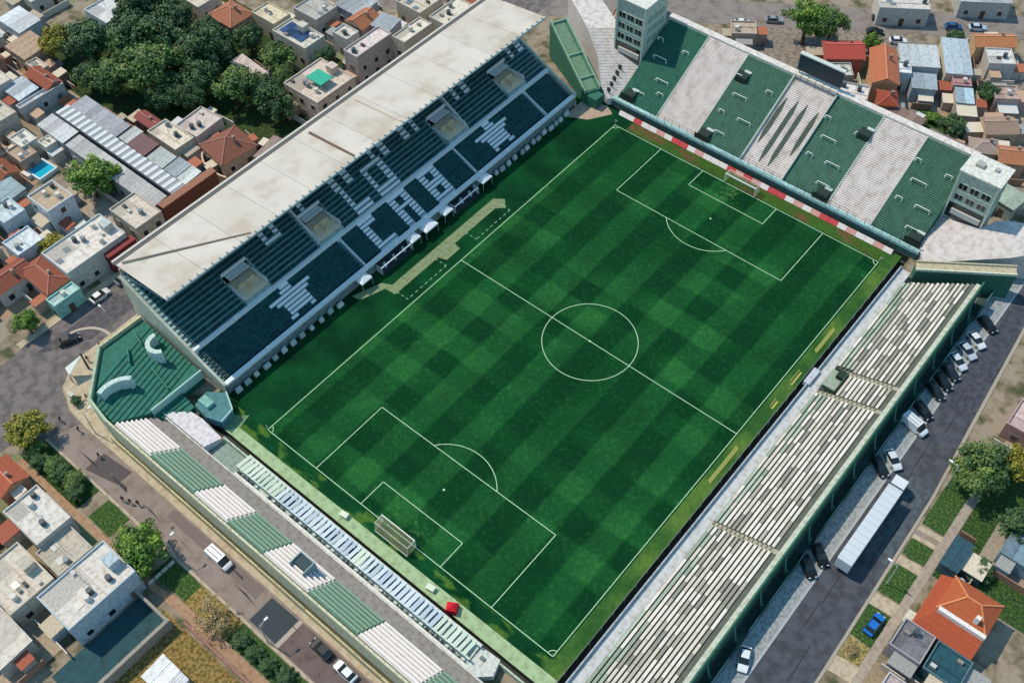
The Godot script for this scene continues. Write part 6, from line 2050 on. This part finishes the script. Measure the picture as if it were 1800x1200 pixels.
func car(label: String, x: float, z: float, turn: float, paint: String, kind := "car", group := "cars parked beside the bench stand") -> void:
	var t := thing("parked_car" if kind != "van" else "parked_van", label, "car" if kind != "van" else "van", Vector3(x, 0.02, z), deg_to_rad(turn), group)
	var pm := mat(hexc(paint), "", 0.1, 0.3, 0.15)
	var s := Sh.new()
	if kind == "van":
		loft(s, [[-2.5, 0.85, 0.8, 0.4, 1.9], [-2.35, 0.95, 0.86, 0.3, 2.1], [1.0, 0.95, 0.86, 0.3, 2.1]])
		loft(s, [[1.0, 0.95, 0.94, 0.3, 1.15], [2.1, 0.92, 0.88, 0.3, 1.0], [2.45, 0.8, 0.76, 0.42, 0.8]])
		part("body", s, pm, t)
		s = Sh.new()
		loft(s, [[1.0, 0.92, 0.84, 1.15, 2.08], [1.75, 0.86, 0.82, 1.05, 1.12]])
		part("windscreen", s, glass_mat(), t)
		s = Sh.new()
		s.slab(-2.2, 0.7, 2.1, 2.14, -0.5, -0.3)
		s.slab(-2.2, 0.7, 2.1, 2.14, 0.3, 0.5)
		part("roof_rail", s, mat(hexc("8f969b"), "", 0.1), t)
		wheels(t, [-1.5, 1.6], 0.84, 0.34)
	else:
		loft(s, [[-2.1, 0.74, 0.7, 0.42, 0.78], [-1.95, 0.86, 0.8, 0.28, 0.92], [-1.2, 0.88, 0.82, 0.24, 0.96], [0.9, 0.88, 0.82, 0.24, 0.94], [1.8, 0.84, 0.76, 0.26, 0.8], [2.1, 0.7, 0.64, 0.42, 0.66]])
		part("body", s, pm, t)
		s = Sh.new()
		loft(s, [[-1.75, 0.78, 0.74, 0.93, 0.98], [-1.15, 0.8, 0.62, 0.95, 1.42], [0.15, 0.8, 0.62, 0.95, 1.44], [1.0, 0.78, 0.74, 0.92, 0.97]])
		part("windows", s, glass_mat(), t)
		s = Sh.new()
		loft(s, [[-1.2, 0.63, 0.6, 1.4, 1.46], [0.15, 0.63, 0.6, 1.42, 1.48]])
		part("roof", s, pm, t)
		wheels(t, [-1.3, 1.3], 0.78, 0.31)
	for q in [-1, 1]:
		s = Sh.new()
		var xe := 2.42 if kind == "van" else 2.02
		s.box(Vector3(xe, 0.66, q * 0.52), Vector3(0.12, 0.14, 0.3))
		part("headlight", s, mat(hexc("e3e6e4"), "", 0.1, 0.2), t)

func vehicles() -> void:
	car("black car farthest up the parking strip beside the bench stand", 56.4, -50.5, -26, "15181c")
	car("white car parked just after the farthest black car", 56.4, -45.6, -28, "d8dde2")
	car("light grey car, third down the parking strip", 56.2, -42.2, -28, "b9c3cb")
	car("silver car, fourth down the parking strip", 55.9, -38.8, -29, "c9d2d8")
	car("dark blue grey car beside the silver one on the parking strip", 55.9, -35.8, -29, "242c33")
	car("black car in the middle of the dark group on the parking strip", 55.8, -33.0, -30, "111518")
	car("last dark car of the dark group on the parking strip", 55.7, -30.2, -30, "1d2328")
	car("black car parked right beside the white van", 55.9, -24.9, -28, "0f1418")
	car("white van parked nose to the road beside the bench stand", 56.2, -20.9, -13, "dce3e8", "van")
	car("dark car parked ahead of the white truck", 55.5, -9.6, -36, "1a1f24")
	car("white car parked beside the dark car ahead of the truck", 56.6, -12.2, -36, "d3d9dd")
	car("black car behind the truck trailer, farther of the two", 55.9, 11.6, -38, "0d1013")
	car("black car behind the truck trailer, nearer of the two", 55.4, 14.6, -38, "14181b")
	car("white car parked at the bottom of the parking strip", 55.7, 34.2, -68, "dfe4e6")
	car("bright blue car parked on the grass verge at lower right", 68.3, 16.6, 86, "1f6fc4", "car", "")
	car("dark car parked by the perimeter wall near the bottom edge", 4.4, 74.5, 178, "1a2026", "car", "cars on the near road")
	car("white car parked by the perimeter wall at the bottom edge", 9.8, 74.6, 178, "d5dbe2", "car", "cars on the near road")
	car("white van driving on the near road beside the perimeter wall", -19.6, 74.6, 0, "d6dade", "van", "cars on the near road")
	car("small dark car turning at the street junction on the left", -77.2, 63.0, 70, "2a2c33", "car", "cars on the left street")
	car("white car parked by the turquoise front on the left street", -81.6, 52.5, 90, "d6d6d4", "car", "cars on the left street")
	car("grey car parked farther along the left street", -81.6, 46.5, 90, "6d7278", "car", "cars on the left street")
	# far street
	var far := [["white car on the far street near the coral roof", 2.6, -118.8, "dfe3e6"], ["dark car on the far street left of the white one", -3.4, -118.6, "22272c"], ["second dark car on the far street, across from the white one", -5.0, -124.4, "2b3036"], ["blue car at the top edge of the far street", 10.5, -132.2, "2c5f96"], ["pale blue car next to the blue one on the far street", 15.2, -135.4, "b5cbe0"], ["silver car at the top right end of the far street", 20.5, -134.0, "b9bec2"], ["white car on the far street behind the end terrace", -30.2, -101.6, "e0e0de"], ["grey car on the far street behind the big tree", -24.8, -107.4, "8d9296"]]
	for f in far:
		car(f[0], f[1], f[2], 33.4, f[3], "car", "cars on the far street")
	# articulated lorry
	var t := thing("articulated_lorry", "long white articulated lorry parked along the road beside the bench stand", "lorry", Vector3(59.7, 0.02, 2.4))
	var s := Sh.new()
	s.slab(-1.25, 1.25, 1.15, 4.0, -7.6, 9.6, true)
	var tr := part("trailer", s, mat(hexc("cdd5dc"), "grain", 0.2, 0.6), t)
	for k in 13:
		s = Sh.new()
		s.slab(-1.26, 1.26, 4.0, 4.03, -7.2 + k * 1.35, -7.1 + k * 1.35)
		part("roof_seam", s, mat(hexc("a9b4bd"), "", 0.1), tr)
	s = Sh.new()
	s.slab(-1.2, 1.2, 1.25, 3.9, 9.6, 9.66)
	part("rear_door", s, mat(hexc("d3dade"), "grain", 0.3), tr)
	s = Sh.new()
	loft(s, [[-1.3, 1.2, 1.15, 0.6, 3.0], [0.5, 1.2, 1.15, 0.6, 3.25], [1.1, 1.18, 1.1, 0.6, 2.0], [1.3, 1.1, 1.05, 0.6, 1.7]])
	var cab := part("cab", s, mat(hexc("d9e0e6"), "grain", 0.3, 0.4), t)
	cab.position = Vector3(0, 0, -10.0)
	cab.rotation.y = PI / 2
	s = Sh.new()
	loft(s, [[0.52, 1.1, 1.05, 3.12, 3.2], [1.12, 1.1, 1.05, 2.02, 2.12]])
	part("windscreen", s, glass_mat(), cab)
	s = Sh.new()
	s.slab(-0.9, 0.9, 3.1, 3.7, -0.9, 0.9)
	s = Sh.new()
	s.slab(-0.45, 0.45, 0.7, 1.15, -8.6, 9.2, true)
	part("chassis", s, mat(hexc("2b2e33"), "", 0.1), t)
	for z in [-10.4, -8.2, 5.6, 6.9, 8.2]:
		for q in [-1, 1]:
			s = Sh.new()
			s.tube(Vector3(-0.16, 0, 0), Vector3(0.16, 0, 0), 0.52, 0.52, 12)
			var w := part("wheel", s, mat(hexc("1a1a1c"), "", 0.1), t)
			w.position = Vector3(q * 1.05, 0.52, z)

# ---------------------------------------------------------------- people
func body_mesh(bones: Array, cell: float) -> ArrayMesh:
	var lo := Vector3.ONE * 99; var hi := Vector3.ONE * -99
	for b in bones:
		for e in [[b[0], b[2]], [b[1], b[3]]]:
			lo = lo.min(e[0] - Vector3.ONE * (e[1] + cell * 2))
			hi = hi.max(e[0] + Vector3.ONE * (e[1] + cell * 2))
	var nx := int((hi.x - lo.x) / cell) + 2; var ny_ := int((hi.y - lo.y) / cell) + 2; var nz_ := int((hi.z - lo.z) / cell) + 2
	var f := PackedFloat32Array()
	f.resize(nx * ny_ * nz_)
	var near := PackedInt32Array()
	near.resize(f.size())
	var id := 0
	for k in nz_:
		for j in ny_:
			for i in nx:
				var p := lo + Vector3(i, j, k) * cell
				var d := 9.0; var best := 9.0; var bi := 0
				for q in bones.size():
					var b: Array = bones[q]
					var ab: Vector3 = b[1] - b[0]
					var t := clampf((p - b[0]).dot(ab) / ab.length_squared(), 0, 1)
					var dd: float = (p - (b[0] + ab * t)).length() - lerpf(b[2], b[3], t)
					if dd < best:
						best = dd
						bi = q
					var h := maxf(0.05 - absf(d - dd), 0.0) / 0.05
					d = minf(d, dd) - h * h * 0.0125
				f[id] = d
				near[id] = bi
				id += 1
	var vert := {}
	var sy := nx; var sz := nx * ny_
	var corner := [0, 1, sy, sy + 1, sz, sz + 1, sz + sy, sz + sy + 1]
	for k in nz_ - 1:
		for j in ny_ - 1:
			for i in nx - 1:
				var at := i + j * sy + k * sz
				var ins := 0
				for c in corner:
					ins += 1 if f[at + c] < 0 else 0
				if ins == 0 or ins == 8:
					continue
				var sum := Vector3.ZERO; var n := 0
				for e in [[0, 1], [2, 3], [4, 5], [6, 7], [0, 2], [1, 3], [4, 6], [5, 7], [0, 4], [1, 5], [2, 6], [3, 7]]:
					var fa := f[at + corner[e[0]]]; var fb := f[at + corner[e[1]]]
					if (fa < 0) != (fb < 0):
						var pa := Vector3(e[0] & 1, (e[0] >> 1) & 1, (e[0] >> 2) & 1); var pb := Vector3(e[1] & 1, (e[1] >> 1) & 1, (e[1] >> 2) & 1)
						sum += pa.lerp(pb, fa / (fa - fb))
						n += 1
				vert[at] = lo + (Vector3(i, j, k) + sum / n) * cell
	var s := Sh.new()
	for k in range(1, nz_ - 1):
		for j in range(1, ny_ - 1):
			for i in range(1, nx - 1):
				var at := i + j * sy + k * sz
				for ax in 3:
					var st: int = [1, sy, sz][ax]; var u: int = [sy, sz, 1][ax]; var w: int = [sz, 1, sy][ax]
					var fa := f[at]; var fb := f[at + st]
					if (fa < 0) == (fb < 0):
						continue
					var out: Vector3 = [Vector3.RIGHT, Vector3.UP, Vector3.BACK][ax] * (1.0 if fa < 0 else -1.0)
					s.col = bones[near[at if fa < 0 else at + st]][4]
					s.quad(vert[at], vert[at - u], vert[at - u - w], vert[at - w], out)
	return s.mesh()

func person_bones(swing: float, skin: Color, hair: Color, top: Color, legs: Color, shoe: Color) -> Array:
	# walking towards -z; swing is the stride
	var b := []
	var hip := 0.92
	for q in [-1, 1]:
		var f: float = swing * q
		var h := Vector3(0.1 * q, hip, 0)
		var knee := Vector3(0.1 * q, 0.5, -0.18 * f - 0.03)
		var ank := Vector3(0.1 * q, 0.09 + maxf(0, -f) * 0.08, -0.30 * f + (0.1 if f < 0 else 0.0))
		b.append([h, knee, 0.095, 0.065, legs])
		b.append([knee, ank, 0.065, 0.045, legs])
		b.append([ank + Vector3(0, -0.04, 0.03), ank + Vector3(0, -0.05, -0.16), 0.045, 0.035, shoe])
		var sh := Vector3(0.19 * q, 1.42, 0)
		var el := Vector3(0.25 * q, 1.15, 0.14 * f)
		var wr := Vector3(0.24 * q, 0.92, 0.16 * f - 0.1)
		b.append([sh, el, 0.058, 0.046, top])
		b.append([el, wr, 0.042, 0.032, skin])
		b.append([wr, wr + Vector3(-0.01 * q, -0.09, -0.02), 0.036, 0.03, skin])
		for k in 4:
			var o := wr + Vector3(-0.01 * q, -0.1, -0.035 + k * 0.02)
			b.append([o, o + Vector3(-0.015 * q, -0.07 + absf(k - 1.3) * 0.01, -0.015), 0.011, 0.009, skin])
		b.append([wr + Vector3(0, -0.03, -0.03), wr + Vector3(-0.01 * q, -0.08, -0.075), 0.012, 0.01, skin])
	b.append([Vector3(0, 0.94, 0), Vector3(0, 1.15, 0), 0.135, 0.125, top])
	b.append([Vector3(0, 1.15, 0), Vector3(0, 1.38, 0.01), 0.125, 0.14, top])
	b.append([Vector3(-0.14, 1.42, 0), Vector3(0.14, 1.42, 0), 0.075, 0.075, top])
	b.append([Vector3(0, 1.44, 0), Vector3(0, 1.56, -0.02), 0.055, 0.05, skin])
	b.append([Vector3(0, 1.60, -0.03), Vector3(0, 1.68, -0.02), 0.075, 0.085, skin])
	b.append([Vector3(0, 1.62, -0.11), Vector3(0, 1.645, -0.1), 0.016, 0.012, skin])
	b.append([Vector3(0, 1.71, 0.01), Vector3(0, 1.66, 0.04), 0.09, 0.08, hair])
	return b

func people() -> void:
	var skin := lin("b98a6c"); var hair := lin("241a14"); var shoe := lin("1d1b1a")
	var kinds := [[lin("2a2624"), lin("23262d")], [lin("3b3029"), lin("2b2f3b")], [lin("1f2329"), lin("3a3530")]]
	var meshes := []
	for k in 3:
		meshes.append(body_mesh(person_bones([1.0, 0.55, -0.9][k], skin, hair, kinds[k][0], kinds[k][1], shoe), 0.03))
	var list := [[-63.0, 75.0, 2.4, 0, "person in dark clothes walking on the road by the yellow green tree"], [-58.6, 74.2, 2.2, 1, "person in brownish dark top walking on the road near the corner terrace"], [-51.3, 75.2, 2.0, 2, "person in dark clothes walking alone along the middle of the near road"], [-41.0, 77.9, 1.2, 1, "leftmost of three people in dark clothes walking together on the near road"], [-39.6, 77.4, 1.3, 0, "middle one of three people in dark clothes walking together on the near road"], [-38.3, 76.7, 1.1, 2, "rightmost of three people in dark clothes walking together on the near road"], [-63.3, 69.0, 0.4, 0, "person in dark clothes standing on the pavement against the corner terrace wall"], [-70.4, 63.6, 0.9, 2, "person in dark clothes on the pavement corner by the white sail"], [-71.2, 60.2, 2.9, 1, "person in dark clothes on the pavement nearest the curved kerb"]]
	for a in list:
		var o := part(numbered("person"), meshes[a[3]], vmat("", 0.1, 0.8), self)
		var paved: bool = a[1] < 72.0
		o.position = Vector3(a[0], 0.155 if paved else 0.025, a[1])
		o.rotation.y = a[2]
		tag(o, a[4], "person", "people on the near road")

# ---------------------------------------------------------------- small things
func small_things() -> void:
	# white sail and dark mast on the pavement corner
	var t := thing("shade_sail", "white triangular sail on a dark mast at the pavement corner", "sail", Vector3(-70.0, 0.13, 66.2))
	var s := Sh.new()
	s.tube(Vector3(1.0, 0, -1.6), Vector3(1.0, 4.6, -1.6), 0.2, 0.16, 8)
	part("mast", s, mat(hexc("27343a"), "", 0.1), t)
	s = Sh.new()
	s.tri(Vector3(1.0, 4.2, -1.6), Vector3(-1.0, 1.8, 1.6), Vector3(1.4, 2.2, 2.2), Vector3.UP)
	s.tri(Vector3(1.0, 4.16, -1.6), Vector3(-1.0, 1.76, 1.6), Vector3(1.4, 2.16, 2.2), Vector3.DOWN)
	part("cloth", s, mat(hexc("cfdbd6"), "grain", 0.3), t)
	for e in [Vector3(-1.0, 1.8, 1.6), Vector3(1.4, 2.2, 2.2)]:
		s = Sh.new()
		s.tube(Vector3(e.x, 0, e.z), e, 0.08, 0.07, 6)
		part("post", s, mat(hexc("3c4a4e"), "", 0.1), t)
	# lamp posts
	var lp := [[66.0, -13.5, -1, 0.1, "street lamp by the large spreading tree at the right"], [66.6, 9.0, -1, 0.1, "street lamp on the right verge between the lawns"], [-72.2, 56.0, -1, 0.13, "street lamp on the pavement edge by the corner terrace"], [-56.0, 72.6, 0, 0.13, "street lamp on the pavement behind the striped terrace near the corner"], [-25.4, 79.0, 0, 0.13, "street lamp at the kerb by the round green tree"], [-3.0, 79.0, 0, 0.13, "street lamp at the kerb by the bottom shrubs"]]
	for a in lp:
		var l := thing("street_lamp", a[4], "street lamp", Vector3(a[0], a[3], a[1]), 0, "street lamps")
		s = Sh.new()
		s.tube(Vector3.ZERO, Vector3(0, 6.5, 0), 0.11, 0.07, 8)
		part("pole", s, mat(hexc("b3b6b4"), "", 0.1), l)
		s = Sh.new()
		var tip := Vector3(1.4 * a[2], 6.9, 0.0 if a[2] else -1.4)
		s.tube(Vector3(0, 6.45, 0), tip, 0.06, 0.05, 6)
		part("arm", s, mat(hexc("b3b6b4"), "", 0.1), l)
		s = Sh.new()
		s.box(tip + Vector3(0, -0.02, 0), Vector3(0.7, 0.16, 0.34) if a[2] else Vector3(0.34, 0.16, 0.7))
		part("lamp_head", s, mat(hexc("dfe3e0"), "", 0.1), l)
	# garden fence by the round green tree
	var f := thing("garden_fence", "broken white fence beside the round green tree by the near road", "fence", Vector3(-24.0, 0, 81.4))
	for k in 4:
		s = Sh.new()
		s.slab(-0.08, 0.08, 0.0, 0.9, -0.6, 0.6)
		var fp := part("fence_panel", s, mat(hexc("d6d4cc"), "grain", 0.3), f)
		fp.position = Vector3(-1.2, 0, -1.2 + k * 1.35)
	# electric box
	s = Sh.new()
	s.slab(-0.6, 0.6, 0, 1.5, -0.35, 0.35)
	s.slab(-0.65, 0.65, 1.5, 1.6, -0.4, 0.4, true)
	var eb := part(numbered("utility_cabinet"), s, mat(hexc("c9c7bb"), "grain", 0.3), self)
	eb.position = Vector3(-65.5, 0.13, 70.6)
	tag(eb, "pale utility cabinet on the pavement beside the dark shrub", "cabinet")
